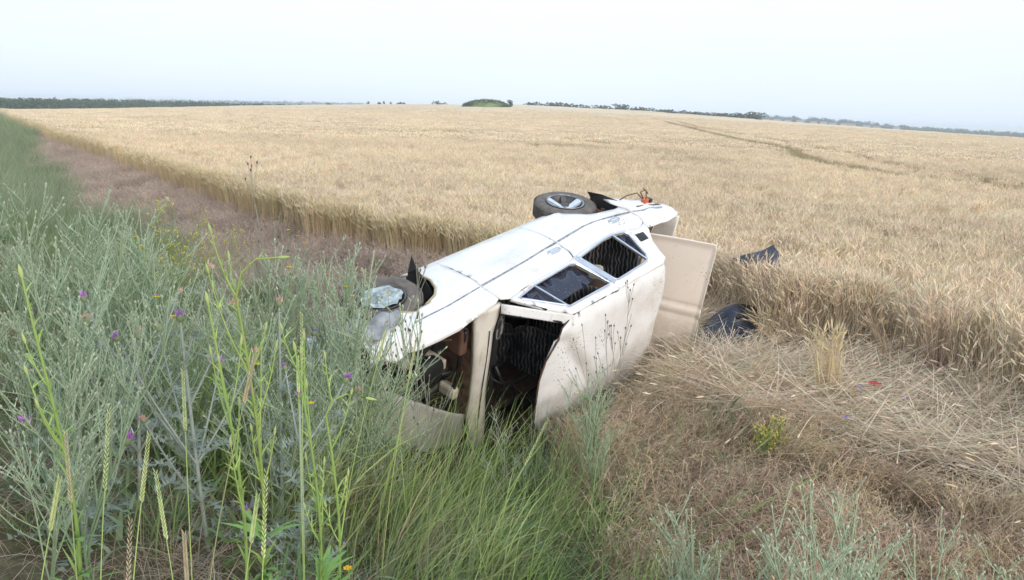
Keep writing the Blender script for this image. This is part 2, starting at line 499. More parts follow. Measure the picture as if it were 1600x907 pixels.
n = t.nodes.new('ShaderNodeTexNoise'); n.inputs['Scale'].default_value = 5; n.inputs['Detail'].default_value = 10; n.inputs['Roughness'].default_value = .7
t.links.new(gg.outputs['Position'], n.inputs['Vector'])
v = t.nodes.new('ShaderNodeMapRange'); v.inputs[1].default_value = .3; v.inputs[2].default_value = .7; v.inputs[3].default_value = .75; v.inputs[4].default_value = 1.2
t.links.new(n.outputs[0], v.inputs[0])
mm = t.nodes.new('ShaderNodeVectorMath'); mm.operation = 'SCALE'
t.links.new(a.outputs['Color'], mm.inputs[0]); t.links.new(v.outputs[0], mm.inputs['Scale']); t.links.new(mm.outputs[0], b.inputs['Base Color'])
b.inputs['Roughness'].default_value = 1; b.inputs['Specular IOR Level'].default_value = .05
bp = t.nodes.new('ShaderNodeBump'); bp.inputs['Strength'].default_value = .6; bp.inputs['Distance'].default_value = .08
t.links.new(n.outputs[0], bp.inputs['Height']); t.links.new(bp.outputs[0], b.inputs['Normal'])
o = g.obj('wheat_mass', m)
tag(o, 'pale ripe wheat reaching up to the crest of the field', 'wheat', kind='stuff')

# ------------------------------------------------------------------ scattering of what nobody could count
def scatter(name, label, cat, protos, P, rz, scl, tilt=None, idx=None):
    N = len(P)
    me = bpy.data.meshes.new(name)
    me.vertices.add(N); me.vertices.foreach_set('co', np.asarray(P, float).ravel())
    rot = np.zeros((N, 3)); rot[:, 2] = rz
    if tilt is not None: rot[:, 0:2] = tilt
    a = me.attributes.new('rot', 'FLOAT_VECTOR', 'POINT'); a.data.foreach_set('vector', rot.ravel())
    a = me.attributes.new('scl', 'FLOAT', 'POINT'); a.data.foreach_set('value', np.broadcast_to(np.asarray(scl, float), (N,)).copy())
    a = me.attributes.new('idx', 'INT', 'POINT'); a.data.foreach_set('value', (RNG.integers(0, len(protos), N) if idx is None else idx).astype(np.int32))
    c = bpy.data.collections.new(name + '_kinds')
    for p in protos: c.objects.link(p)
    o = link(name, me)
    tr = bpy.data.node_groups.new(name, 'GeometryNodeTree')
    tr.interface.new_socket('Geometry', in_out='INPUT', socket_type='NodeSocketGeometry')
    tr.interface.new_socket('Geometry', in_out='OUTPUT', socket_type='NodeSocketGeometry')
    gi = tr.nodes.new('NodeGroupInput'); go = tr.nodes.new('NodeGroupOutput')
    ip = tr.nodes.new('GeometryNodeInstanceOnPoints'); ci = tr.nodes.new('GeometryNodeCollectionInfo')
    ci.inputs['Collection'].default_value = c; ci.inputs['Separate Children'].default_value = True; ci.inputs['Reset Children'].default_value = True
    ip.inputs['Pick Instance'].default_value = True
    def att(nm, ty):
        n_ = tr.nodes.new('GeometryNodeInputNamedAttribute'); n_.data_type = ty; n_.inputs['Name'].default_value = nm
        return n_.outputs['Attribute']
    tr.links.new(gi.outputs[0], ip.inputs['Points']); tr.links.new(ci.outputs[0], ip.inputs['Instance'])
    tr.links.new(att('idx', 'INT'), ip.inputs['Instance Index']); tr.links.new(att('rot', 'FLOAT_VECTOR'), ip.inputs['Rotation'])
    tr.links.new(att('scl', 'FLOAT'), ip.inputs['Scale']); tr.links.new(ip.outputs[0], go.inputs[0])
    md = o.modifiers.new('scatter', 'NODES'); md.node_group = tr
    return tag(o, label, cat, kind='stuff')

def proto(acc, name, mat, smooth=True):
    me = acc.mesh(name, smooth); me.materials.append(mat)
    return bpy.data.objects.new(name, me)

def disc(N, r):
    a = RNG.uniform(0, 2 * PI, N); q = r * np.sqrt(RNG.uniform(0, 1, N))
    return np.stack([q * np.cos(a), q * np.sin(a), np.zeros(N)], 1)
def cvar(c, N, s=.15):
    return np.clip(np.asarray(c)[None] * (1 + RNG.normal(0, s, (N, 1))) * (1 + RNG.normal(0, s * .25, (N, 3))), .004, .95)

def wheat_clump(N, r, hmin, hmax, wk=1.0, awn=5, base=(.71, .59, .42), ear=(.79, .67, .495), lean=.06, low=None):
    a = Acc()
    p = disc(N, r); h = RNG.uniform(hmin, hmax, N); az = RNG.uniform(0, 2 * PI, N)
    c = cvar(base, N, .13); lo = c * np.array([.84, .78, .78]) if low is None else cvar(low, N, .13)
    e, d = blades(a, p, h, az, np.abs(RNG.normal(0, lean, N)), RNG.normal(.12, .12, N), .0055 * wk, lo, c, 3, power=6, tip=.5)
    d2 = d + np.stack([np.cos(az), np.sin(az), -.3 + 0 * az], 1) * RNG.uniform(.1, .9, (N, 1))
    d2 /= np.linalg.norm(d2, axis=1, keepdims=True)
    ec = cvar(ear, N, .13)
    spindles(a, e, d2, RNG.uniform(.065, .095, N), .013 * wk, ec, 4, (.4, 1, .9, .3))
    for k in range(awn):
        dd = d2 + RNG.normal(0, .22, (N, 3))
        st = e + d2 * .03 * (k % 3)
        az2 = np.arctan2(dd[:, 1], dd[:, 0]); ln = np.arctan2(np.hypot(dd[:, 0], dd[:, 1]), dd[:, 2])
        blades(a, st, RNG.uniform(.08, .13, N), az2, ln, 0, .0022 * wk, ec * 1.05, None, 1, power=2)
    # dry leaves
    n2 = int(N * .8); k = RNG.integers(0, N, n2)
    pl = p[k].copy(); pl[:, 2] = h[k] * RNG.uniform(.2, .75, n2)
    blades(a, pl, RNG.uniform(.08, .2, n2), RNG.uniform(0, 2 * PI, n2), .5, RNG.uniform(.8, 2.2, n2), .006 * wk, cvar(base, n2, .15) * .9, None, 3)
    return a

def scatter_points(region, density, fn, zadd=0.0):
    """random points in a box, kept with probability fn(x, y)"""
    x0, x1, y0, y1 = region
    N = int((x1 - x0) * (y1 - y0) * density)
    x = RNG.uniform(x0, x1, N); y = RNG.uniform(y0, y1, N)
    k = RNG.uniform(0, 1, N) < fn(x, y)
    x, y = x[k], y[k]
    return np.stack([x, y, height(x, y) + zadd], 1)

def ring_points(r0, r1, a0, a1, n, fn):
    r = np.sqrt(RNG.uniform(r0 * r0, r1 * r1, n)); th = RNG.uniform(a0, a1, n)
    x, y = r * np.sin(th), r * np.cos(th)
    k = fn(x, y); x, y = x[k], y[k]
    return np.stack([x, y, height(x, y)], 1)

BAGP = ray_hit(1130, 540, .0)
def free(x, y, r_=.36):
    """false where the bag lies"""
    return np.hypot(x - BAGP[0], y - BAGP[1]) > r_
def clear_of_car(x, y, m=.0):
    z, d = car_floor(x, y)
    return d > m

# wheat, near: every stalk; farther: coarser tufts
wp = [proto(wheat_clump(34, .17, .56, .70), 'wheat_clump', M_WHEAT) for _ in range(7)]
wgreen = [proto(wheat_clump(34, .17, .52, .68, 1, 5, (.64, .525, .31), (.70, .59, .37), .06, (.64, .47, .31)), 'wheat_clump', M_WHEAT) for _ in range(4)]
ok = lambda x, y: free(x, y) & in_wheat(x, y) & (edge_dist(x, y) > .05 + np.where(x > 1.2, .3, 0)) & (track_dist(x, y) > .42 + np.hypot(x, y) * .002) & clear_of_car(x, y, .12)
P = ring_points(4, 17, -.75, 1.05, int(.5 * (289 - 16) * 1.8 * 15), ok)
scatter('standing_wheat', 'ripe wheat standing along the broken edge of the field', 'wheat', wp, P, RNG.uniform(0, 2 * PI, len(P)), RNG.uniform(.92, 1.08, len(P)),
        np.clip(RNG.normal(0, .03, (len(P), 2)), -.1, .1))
P = ring_points(17, 48, -.75, .85, int(.5 * (48**2 - 289) * 1.6 * 7.5), ok)
scatter('wheat_field', 'ripe wheat covering the middle of the field', 'wheat', wp, P, RNG.uniform(0, 2 * PI, len(P)), RNG.uniform(.93, 1.1, len(P)),
        RNG.normal(0, .05, (len(P), 2)))
okg = lambda x, y: in_wheat(x, y) & (edge_dist(x, y) < .4) & (x < 1.5)
P = np.concatenate([ring_points(8, 25, -.75, .3, 16000, okg), ring_points(25, 60, -.75, .3, 20000, okg), ring_points(60, 200, -.75, 0, 60000, lambda x, y: in_wheat(x, y) & (edge_dist(x, y) < .9))])
scatter('wheat_margin', 'greener wheat in the outermost rows behind the dry grass strip', 'wheat', wgreen, P, RNG.uniform(0, 2 * PI, len(P)), RNG.uniform(.92, 1.08, len(P)),
        RNG.normal(0, .05, (len(P), 2)))
wf = [proto(wheat_clump(60, .6, .60, .72, 3.6, 2), 'wheat_patch', M_WHEAT) for _ in range(5)]
P = ring_points(46, 290, -.72, .75, int(.5 * (290**2 - 46**2) * 1.47 * 1.1), lambda x, y: (RNG.uniform(0, 1, x.shape) < np.clip(1.35 - np.hypot(x, y) / 210, 0, 1)) & in_wheat(x, y) & (edge_dist(x, y) > .6) & (track_dist(x, y) > .75))
scatter('far_wheat', 'ripe wheat thinning into one pale sheet across the rising field', 'wheat', wf, P, RNG.uniform(0, 2 * PI, len(P)), RNG.uniform(.9, 1.1, len(P)))

P = ring_points(4, 14, .1, 1.05, 9000, lambda x, y: in_wheat(x, y) & (edge_dist(x, y) < .65) & (edge_dist(x, y) > .5 * vnoise(x, y, 1.7, 91) - .05) & (x > 1.2) & clear_of_car(x, y, .12) & free(x, y))
wtall = [proto(wheat_clump(30, .14, .54, .76, 1, 4, lean=.16, low=(.62, .50, .385)), 'wheat_clump', M_WHEAT) for _ in range(5)]
scatter('wheat_front', 'tall vertical wheat stalks forming the wall behind the flattened straw', 'wheat', wtall, P, RNG.uniform(0, 2 * PI, len(P)), RNG.uniform(.74, 1.08, len(P)),
        RNG.normal(0, .11, (len(P), 2)))
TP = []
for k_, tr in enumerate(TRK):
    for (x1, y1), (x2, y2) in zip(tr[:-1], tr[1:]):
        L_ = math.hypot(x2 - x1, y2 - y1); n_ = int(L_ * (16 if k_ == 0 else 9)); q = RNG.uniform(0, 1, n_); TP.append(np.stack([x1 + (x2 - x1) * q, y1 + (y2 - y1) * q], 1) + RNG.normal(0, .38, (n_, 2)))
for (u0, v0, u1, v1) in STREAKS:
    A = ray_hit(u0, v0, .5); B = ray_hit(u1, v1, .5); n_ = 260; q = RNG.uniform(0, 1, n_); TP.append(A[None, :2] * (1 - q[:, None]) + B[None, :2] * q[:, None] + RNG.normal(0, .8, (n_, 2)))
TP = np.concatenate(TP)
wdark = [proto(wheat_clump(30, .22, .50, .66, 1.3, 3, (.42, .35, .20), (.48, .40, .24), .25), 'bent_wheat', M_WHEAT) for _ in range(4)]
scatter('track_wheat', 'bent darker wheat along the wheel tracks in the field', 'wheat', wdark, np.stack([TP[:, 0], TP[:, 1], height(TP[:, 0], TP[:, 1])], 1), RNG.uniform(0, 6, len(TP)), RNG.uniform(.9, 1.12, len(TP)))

# straw pressed flat where the car rolled
def straw_mat(N, r, col, ln=(.35, .75), aim=0., spread=.5, arch=.12):
    a = Acc(); p = disc(N, r); p[:, 2] = RNG.uniform(0, .09, N)
    az = aim + RNG.normal(0, spread, N) + PI * (RNG.uniform(0, 1, N) < .25)
    c = cvar(col, N, .2)
    e, d = blades(a, p, RNG.uniform(*ln, N), az, RNG.uniform(1.15, 1.62, N), RNG.normal(.12, arch, N), .006, c, c * 1.05, 3, power=6, tip=.5)
    k = RNG.uniform(0, 1, N) < .05
    spindles(a, e[k], d[k], .08, .013, c[k] * 1.05, 4, (.4, 1, .9, .3))
    return a
sm = [proto(straw_mat(70, .3, (.70, .59, .43), spread=.9), 'straw', M_WHEAT) for _ in range(6)]
STRAW = [(-.6, 10.6), (.6, 10.4), (2.1, 9.3), (2.5, 8.5), (3.2, 8.2), (3.8, 7.6), (4.2, 6.6), (4.4, 5.2), (5.4, 3.1), (4.2, 3.6), (3.4, 4.7), (2.5, 5.8), (1.6, 6.4), (1.15, 6.9), (.9, 7.6)]
P = scatter_points((-1, 6, 2.4, 11), 34, lambda x, y: pip(x, y, STRAW) & clear_of_car(x, y, -.15) & free(x, y, .55))
scatter('flattened_straw', 'wheat straw pressed flat beside the wreck', 'straw', sm, P, RNG.normal(-.35, 1.0, len(P)), RNG.uniform(.8, 1.15, len(P)), RNG.normal(0, .08, (len(P), 2)))
# leaning and half-broken stalks along the torn edge
lean = [proto(wheat_clump(22, .16, .5, .68, 1, 4, lean=.35), 'leaning_wheat', M_WHEAT) for _ in range(4)]
P = scatter_points((1, 6, 4, 10), 9, lambda x, y: (edge_dist(x, y) < .18) & clear_of_car(x, y, .1) & (x > 1.2) & (RNG.uniform(0, 1, x.shape) < .8) & free(x, y))
scatter('leaning_wheat', 'broken wheat stalks leaning out over the flattened straw', 'wheat', lean, P, RNG.uniform(0, 2 * PI, len(P)), RNG.uniform(.8, 1.05, len(P)),
        np.stack([RNG.normal(.35, .25, len(P)), RNG.normal(-.3, .25, len(P))], 1))

# dry brome grass: soft arching pinkish brown
def brome(N, r, hmin, hmax, col, top, bend=.9, w=.0035, aim=None):
    a = Acc(); p = disc(N, r); h = RNG.uniform(hmin, hmax, N)
    az = RNG.uniform(0, 2 * PI, N) if aim is None else aim + RNG.normal(0, .7, N)
    e, d = blades(a, p, h, az, RNG.uniform(.05, .5, N), RNG.normal(bend, .35, N), w, cvar(col, N, .2), cvar(top, N, .18), 4, power=4, tip=.3)
    for k in range(4):
        n_ = e - d * (k * .028)
        az2 = az + RNG.normal(0, .9, N)
        blades(a, n_, RNG.uniform(.03, .085, N), az2, RNG.uniform(.7, 1.7, N), RNG.uniform(.3, 1.2, N), .0048, cvar(top, N, .2), None, 2, power=1.6)
    return a
PINK, PINKB = (.60, .475, .39), (.46, .365, .27)
br = [proto(brome(70, .17, .25, .45, PINKB, PINK), 'brome', M_BROME) for _ in range(6)]
brb = [proto(brome(70, .19, .28, .5, (.36, .27, .17), c_, 1.0, .0042, aim=0.), 'brome', M_BROME) for c_ in [(.56, .42, .29), (.50, .37, .27), (.64, .50, .32), (.58, .46, .28), (.42, .31, .21), (.62, .48, .35)]]
brl = [proto(straw_mat(26, .2, (.62, .50, .34), (.5, .85), 0., .5, .5), 'long_stem', M_BROME) for _ in range(4)]
def strip_width(x, y): return (2.05 + (vnoise(x, y, .5, 41) - .5) * 1.5) * np.clip(1 - (np.asarray(y) - 32) / 22, .05, 1)
def dry_strip(x, y):
    t, s = tdist(x, y), sdist(x, y)
    w = strip_width(x, y)
    return (t > -.6) & (t < w) & (s < 13.2) & ~in_wheat(x, y) & clear_of_car(x, y, .05)
P = np.concatenate([ring_points(6, 20, -.8, .2, int(.5 * 364 * 1.0 * 24), dry_strip), ring_points(20, 60, -.8, 0, 22000, dry_strip)])
scatter('dry_brome_strip', 'pinkish dry grass in the strip beside the wheat edge', 'dry grass', br, P, RNG.uniform(0, 2 * PI, len(P)), RNG.uniform(.7, 1.15, len(P)))
def brown_mound(x, y):
    t, s = tdist(x, y), sdist(x, y)
    return np.where(free(x, y) & (s > 13.6) & clear_of_car(x, y, -.1) & ~pip(x, y, EDGE) & (x > .55 - (y - 5) * .1), np.clip((t + .12 + (vnoise(x, y, 1.5, 42) - .5) * .9) / .5, 0, 1) * np.clip((2.95 - t + (vnoise(x, y, 1.2, 43) - .5) * 1.6) / .7, 0, 1), 0) * np.where(pip(x, y, STRAW), .22, 1)
P = scatter_points((-.5, 8, 1, 8.5), 50, brown_mound)
scatter('long_dry_stems', 'long pale stems combed over the brown grass', 'dry grass', brl, P[::9] + [0, 0, .12], RNG.normal(.35, .9, len(P[::9])), RNG.uniform(.5, .9, len(P[::9])), RNG.normal(0, .15, (len(P[::9]), 2)))
scatter('brown_grass_mound', 'brown dry grass combed over below the flattened straw', 'dry grass', brb, P, RNG.normal(.3, .9, len(P)), RNG.uniform(.8, 1.2, len(P)) * np.interp(tdist(P[:, 0], P[:, 1]), [0, 1.4], [.55, 1]), RNG.normal(0, .15, (len(P), 2)))

# green grass, ground weeds, dead stalks on the bank
def grass(N, r, hmin, hmax, col, top, aim, spread=.6, w=.0055, bend=.55, ln=.25):
    a = Acc(); p = disc(N, r)
    blades(a, p, RNG.uniform(hmin, hmax, N), aim + RNG.normal(0, spread, N), np.abs(RNG.normal(ln, .15, N)), np.abs(RNG.normal(bend, .3, N)), w * RNG.uniform(.6, 1.3, N), cvar(col, N, .2), cvar(top, N, .15), 4, power=2)
    return a
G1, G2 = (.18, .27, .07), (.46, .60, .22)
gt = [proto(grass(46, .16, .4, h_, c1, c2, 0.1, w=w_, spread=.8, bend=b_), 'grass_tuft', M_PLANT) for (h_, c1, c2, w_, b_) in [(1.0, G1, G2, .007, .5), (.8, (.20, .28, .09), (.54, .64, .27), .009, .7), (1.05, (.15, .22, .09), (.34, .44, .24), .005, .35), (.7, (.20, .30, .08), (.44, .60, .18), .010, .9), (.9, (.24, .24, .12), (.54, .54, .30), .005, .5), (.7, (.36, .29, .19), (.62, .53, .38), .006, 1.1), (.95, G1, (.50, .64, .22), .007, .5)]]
gs = [proto(grass(46, .15, .18, .42, (.15, .21, .09), (.27, .36, .16), 0, 3), 'grass_tuft', M_PLANT) for _ in range(5)]
gd = [proto(grass(60, .16, .15, .45, (.34, .26, .19), (.54, .43, .33), 0, 3, .0045, 1.1, .7), 'dead_grass', M_PLANT) for _ in range(5)]
def weed_leaf(N, col):
    a = Acc(); p = disc(N, .13); p[:, 2] = RNG.uniform(0, .2, N)
    blades(a, p, RNG.uniform(.06, .16, N), RNG.uniform(0, 2 * PI, N), RNG.uniform(.3, 1.2, N), RNG.uniform(.2, 1., N), RNG.uniform(.012, .028, N), cvar(col, N, .18), None, 3, power=2.5)
    return a
wl = [proto(weed_leaf(26, c), 'ground_leaf', M_PLANT) for c in [(.13, .22, .08), (.18, .26, .14), (.12, .19, .08), (.22, .30, .20)]]
def tall_zone(x, y):
    return np.where((x > -2.1 + (vnoise(x, y, 2, 50) - .5) * .5) & (x < .35 + (5.5 - y) * .36) & (y > 3.1 + np.clip(-x - .9, 0, 1)) & (y < 6.6) & (tdist(x, y) > 1.5) & clear_of_car(x, y, np.where(x < -.2, -.18, .03)), .35 + .65 * vnoise(x, y, 1.8, 51), 0)
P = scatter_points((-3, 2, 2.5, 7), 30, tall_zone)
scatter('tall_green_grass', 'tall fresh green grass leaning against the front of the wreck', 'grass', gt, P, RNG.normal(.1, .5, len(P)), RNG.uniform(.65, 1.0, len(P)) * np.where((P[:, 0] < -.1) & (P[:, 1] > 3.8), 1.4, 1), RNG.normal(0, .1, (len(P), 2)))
def bank(x, y):
    t, s = tdist(x, y), sdist(x, y)
    g_ = (vnoise(x, y, 1.1, 61) > .42)
    return np.where(((t > 2.3) | ((s < 14) & (t > 2.2))) & clear_of_car(x, y, .05) & (t < 8), np.where(g_, .9, .35) * np.where((y < 4.2) & (x < -.4), .35, 1), 0)
P = scatter_points((-9, 4, .9, 12), 22, bank)
scatter('bank_grass', 'short green grass growing over the road bank', 'grass', gs, P, RNG.uniform(0, 2 * PI, len(P)), RNG.uniform(.6, 1.2, len(P)))
P = scatter_points((-9, 4, .9, 12), 26, lambda x, y: np.where((tdist(x, y) > 1.9) & clear_of_car(x, y, .0) & (tdist(x, y) < 8) & (~in_wheat(x, y)), np.where(vnoise(x, y, .9, 62) > .35, .9, .4), 0))
scatter('dead_grass', 'dead brown grass matted under the weeds', 'dry grass', gd, P, RNG.uniform(0, 2 * PI, len(P)), RNG.uniform(.6, 1.2, len(P)))
P = scatter_points((-9, 4, .9, 12), 9, lambda x, y: np.where((tdist(x, y) > 1.6) & clear_of_car(x, y, .05) & (tdist(x, y) < 8), .9 * vnoise(x, y, 1.0, 63), 0))
scatter('ground_weeds', 'low leafy weeds among the grass of the bank', 'weeds', wl, P, RNG.uniform(0, 2 * PI, len(P)), RNG.uniform(.7, 1.3, len(P)))
P = scatter_points((-.5, 4.5, 1.8, 7), 14, lambda x, y: np.where((tdist(x, y) > .3) & (tdist(x, y) < 4) & clear_of_car(x, y, .0), np.clip((vnoise(x, y, 1.4, 66) - .5) * 2.6 + np.clip((tdist(x, y) - 1.9) * .8, 0, 1), 0, 1), 0))
scatter('ditch_weeds', 'fresh green weeds showing through the brown grass of the ditch', 'weeds', gs + wl, P, RNG.uniform(0, 2 * PI, len(P)), RNG.uniform(.8, 1.3, len(P)))
# far part of the bank
fb = lambda x, y: (tdist(x, y) > strip_width(x, y) - .3) & (tdist(x, y) < 14) & ~in_wheat(x, y) & (RNG.uniform(0, 1, x.shape) < .8)
P = np.concatenate([ring_points(11, 60, -1.0, -.2, 26000, fb), ring_points(60, 220, -.8, -.3, 40000, fb)])
scatter('far_bank_grass', 'grey green weeds and grass along the far bank', 'grass', gs + [proto(grass(60, .2, .3, .7, (.20, .25, .13), (.31, .37, .24), 0, 3), 'grass_tuft', M_PLANT) for _ in range(3)],
        P, RNG.uniform(0, 2 * PI, len(P)), RNG.uniform(.8, 1.5, len(P)) * np.clip(np.hypot(P[:, 0], P[:, 1]) / 40, 1, 3))

# ------------------------------------------------------------------ single plants
SILV, SILV2 = (.21, .31, .15), (.49, .59, .42)
def branchy(h, n_side, seed, spread=.45, col=SILV, col2=SILV2, rad=.0045, bud=(.42, .46, .34), budw=.008, leaf=True, levels=2, straight=.1, stems=1, leafcol=None, twig=5):
    """a wiry branching herb; returns three collectors: stems, leaves, buds"""
    rg = np.random.default_rng(seed)
    A, L, B = Acc(), Acc(), Acc()
    col = np.array(col); col2 = np.array(col2)
    def grow(p, az, inc, ln, r, lev, cf):
        n_ = max(4, int(ln / .06)); pts = [np.array(p, float)]
        i_ = inc; a_ = az
        for k in range(n_):
            i_ += rg.normal(0, straight) - (.06 * i_ if lev else .02 * i_); a_ += rg.normal(0, straight)
            pts.append(pts[-1] + ln / n_ * np.array([math.sin(i_) * math.cos(a_), math.sin(i_) * math.sin(a_), math.cos(i_)]))
        pts = np.array(pts)
        f = np.linspace(cf, min(1, cf + .5), n_ + 1)[:, None]
        tube(A, pts, np.linspace(r, max(r * .45, .0013), n_ + 1), np.repeat(col * (1 - f) + col2 * f, 3, 0), 3)
        if leaf:
            m_ = max(1, int(ln / (.07 if lev == 0 else .012))); idx = rg.uniform(0, n_ - .01, m_); i0 = idx.astype(int)
            P_ = pts[i0] + (pts[i0 + 1] - pts[i0]) * (idx - i0)[:, None]
            lc = col2 if leafcol is None else np.array(leafcol)
            ls_ = 1. if lev == 0 else .42
            blades(L, P_, rg.uniform(.02, .055, m_) * ls_, rg.uniform(0, 2 * PI, m_), rg.uniform(.3, 1.0, m_) * (.5 + ls_ / 2), rg.uniform(.1, .8, m_), rg.uniform(.003, .006, m_) * (.5 + ls_ / 2), lc * (1 + rg.normal(0, .12, (m_, 1))), None, 2)
        if lev < levels:
            ns = n_side if lev == 0 else twig
            for q in range(ns):
                f_ = (.22 + .75 * (q + rg.uniform(0, 1)) / ns) if lev == 0 else rg.uniform(.25, .95)
                k = min(n_ - 1, int(f_ * n_))
                grow(pts[k], rg.uniform(0, 2 * PI) if lev == 0 else a_ + rg.normal(0, 1.2), spread * rg.uniform(.7, 1.3) + (0 if lev == 0 else i_ * .5), ln * (1 - f_ * .62) * rg.uniform(.45, .7) if lev == 0 else ln * rg.uniform(.25, .5), r * .65, lev + 1, min(1, cf + .25))
        if lev >= 1:
            d_ = pts[-1] - pts[-2]
            spindles(B, pts[-1:], d_[None], budw * 1.7, budw, np.array(bud) * (1 + rg.normal(0, .1)), 5, (.4, 1, .9, .3))
    for s_i in range(stems):
        grow((rg.normal(0, .02) * (stems > 1), rg.normal(0, .02) * (stems > 1), -.03), rg.uniform(0, 2 * PI), abs(rg.normal(0, .06)) + (.22 * (s_i > 0)), h * rg.uniform(.85, 1.0) if s_i else h, rad, 0, .1)
    return A, L, B

def make_plant(name, accs, names, mat=M_WEED):
    """an Empty with one mesh per part, not placed yet"""
    r = empty(name)
    for a, n_ in zip(accs, names):
        if a.n:
            o_ = a.obj(n_, mat, r)
            if n_ not in ('stem', 'stalk'): o_['kind'] = 'stuff'
    return r
def copy_tree(o, parent=None):
    c = o.copy(); COL.objects.link(c); c.parent = parent
    for ch in o.children: copy_tree(ch, c)
    return c
def place(o, x, y, rz=0, s=1.0, tilt=(0, 0), dz=0):
    o.location = (x, y, float(height(x, y)) + dz); o.rotation_euler = (tilt[0], tilt[1], rz); o.scale = (s, s, s)
    return o
def topz(o): return max(v_.co.z for c_ in o.children for v_ in c_.data.vertices)
def base_under(u, v_top, y):
    """ground point at distance y in the column of the photo whose plant top is at (u, v_top); returns x and plant height"""
    d = MR @ np.array([(u - 800) / 1250, (v_top - 453.5) / 1250, 1.0]); k = y / d[1]
    x = d[0] * k; return x, CAM_Z + d[2] * k - float(height(x, y))

silver = [make_plant('silvery_shrub', branchy(1.0, 11, 100 + i, .42 + .08 * (i % 3), stems=2 + i % 2, rad=(.0065, .0052, .0072)[i % 3], twig=4 + i % 2), ['stems', 'leaves', 'buds']) for i in range(6)]
used = [False] * len(silver)
def get_silver(i):
    if not used[i]:
        used[i] = True; return silver[i]
    return copy_tree(silver[i])
# (u, v of its top, distance, kind, turn, label)
SH = [(18, 268, 3.6, 0, 0, 'silvery shrub at the left edge whose tips reach highest there'),
      (60, 330, 3.0, 1, 1, 'wide silver green shrub at the left edge below the tallest pale tips'),
      (150, 290, 4.0, 2, 2, 'slender silvery shrub rising between the leftmost tips and the feathery central clump'),
      (205, 288, 4.3, 3, .5, 'tallest feathery silver shrub left of the yellow flowers'),
      (240, 345, 3.8, 4, 3, 'dense silver shrub directly left of the thistle'),
      (455, 330, 5.0, 5, 2, 'thin silvery shrub among yellow flowers, between thistle and wheel'),
      (505, 370, 4.6, 0, 4, 'pale wiry shrub leaning towards the front wheel'),
      (515, 470, 4.2, 1, 5, 'silver shrub in front of the buried wheel'),
      (420, 352, 4.6, 3, 2.2, 'full silvery shrub standing between the flat thistle head and the wheat'),
      (490, 395, 4.2, 4, 4.4, 'bushy silver shrub left of the front wheel hiding the dry strip'),
      (545, 492, 4.4, 0, 3.3, 'loose silver shrub whose tips cross the front tyre'),
      (395, 430, 3.6, 5, 1.2, 'middling silver shrub right of the tall nodding green weed'),
      (600, 505, 4.5, 2, 1.5, 'small grey shrub before the crumpled front wing'),
      (100, 440, 2.6, 3, 2.5, 'near silvery shrub spreading over the brown grass at the left edge'),
      (30, 520, 2.3, 4, .3, 'low silvery shrub in the left corner beside the bright green weed'),
      (330, 420, 4.4, 5, 5.1, 'silver shrub behind the nodding bright green weed'),
      (1310, 765, 2.75, 0, 0, 'broad pale green shrub at the bottom edge below the brown grass'),
      (1250, 775, 2.6, 2, 1, 'left stems of the pale clump at the bottom edge below the brown grass'),
      (1375, 770, 2.7, 4, 2, 'right stems of the pale green clump at the bottom edge below the brown grass'),
      (1070, 790, 3.0, 5, 1, 'short silvery shrub between the leaning grass spikes and the pale clump'),
      (1210, 800, 2.45, 4, 2.6, 'pale green stems low at the bottom edge, leftmost in the pale clump'),
      (1420, 790, 2.5, 0, 4.0, 'pale green stems rightmost in the pale clump at the bottom edge'),
      (1340, 800, 2.4, 2, 5.2, 'short pale green stems in the middle front of the pale clump'),
      (1560, 850, 2.6, 3, 2, 'small silvery shrub in the bottom right corner')]
pale = [make_plant('pale_shrub', branchy(1.0, 10, 150 + i, .46, (.34, .42, .26), (.56, .63, .44), .0062, (.56, .62, .46), .0062, True, 2, .11, 3 + i % 2, None, 5), ['stems', 'leaves', 'buds']) for i in range(3)]
upal = [False] * 3
def get_pale(i):
    if not upal[i]:
        upal[i] = True; return pale[i]
    return copy_tree(pale[i])
for u, v, y, k, rz, lab in SH:
    x, h_ = base_under(u, v, y)
    o = get_pale(k // 2) if u > 1000 else get_silver(k)
    place(o, x, y, rz, np.clip(h_ / topz(o), .35, 1.6))
    tag(o, lab, 'shrub', 'silvery shrubs on the road bank')
GRP = 'silvery weeds crowding the left bank'
for i in range(150):
    x = RNG.uniform(-7.5, -.5); y = RNG.uniform(3.4, 9.5)
    t = tdist(x, y)
    if t < 2.35 or t > (8 if i < 40 else 4.6) or (i >= 40 and (x < -4.5 or y > 7.5)) or abs(x) > y * .74 or (not clear_of_car(x, y, .35)) or (x > -1.5 and y < 5.2): continue
    o = place(copy_tree(silver[i % 6]), x, y, RNG.uniform(0, 6), RNG.uniform(.55, .9) if i < 40 else RNG.uniform(.65, 1.12), RNG.normal(0, .08, 2))
    tag(o, 'grey green wiry weed crowding the left bank among others like it', 'shrub', GRP)

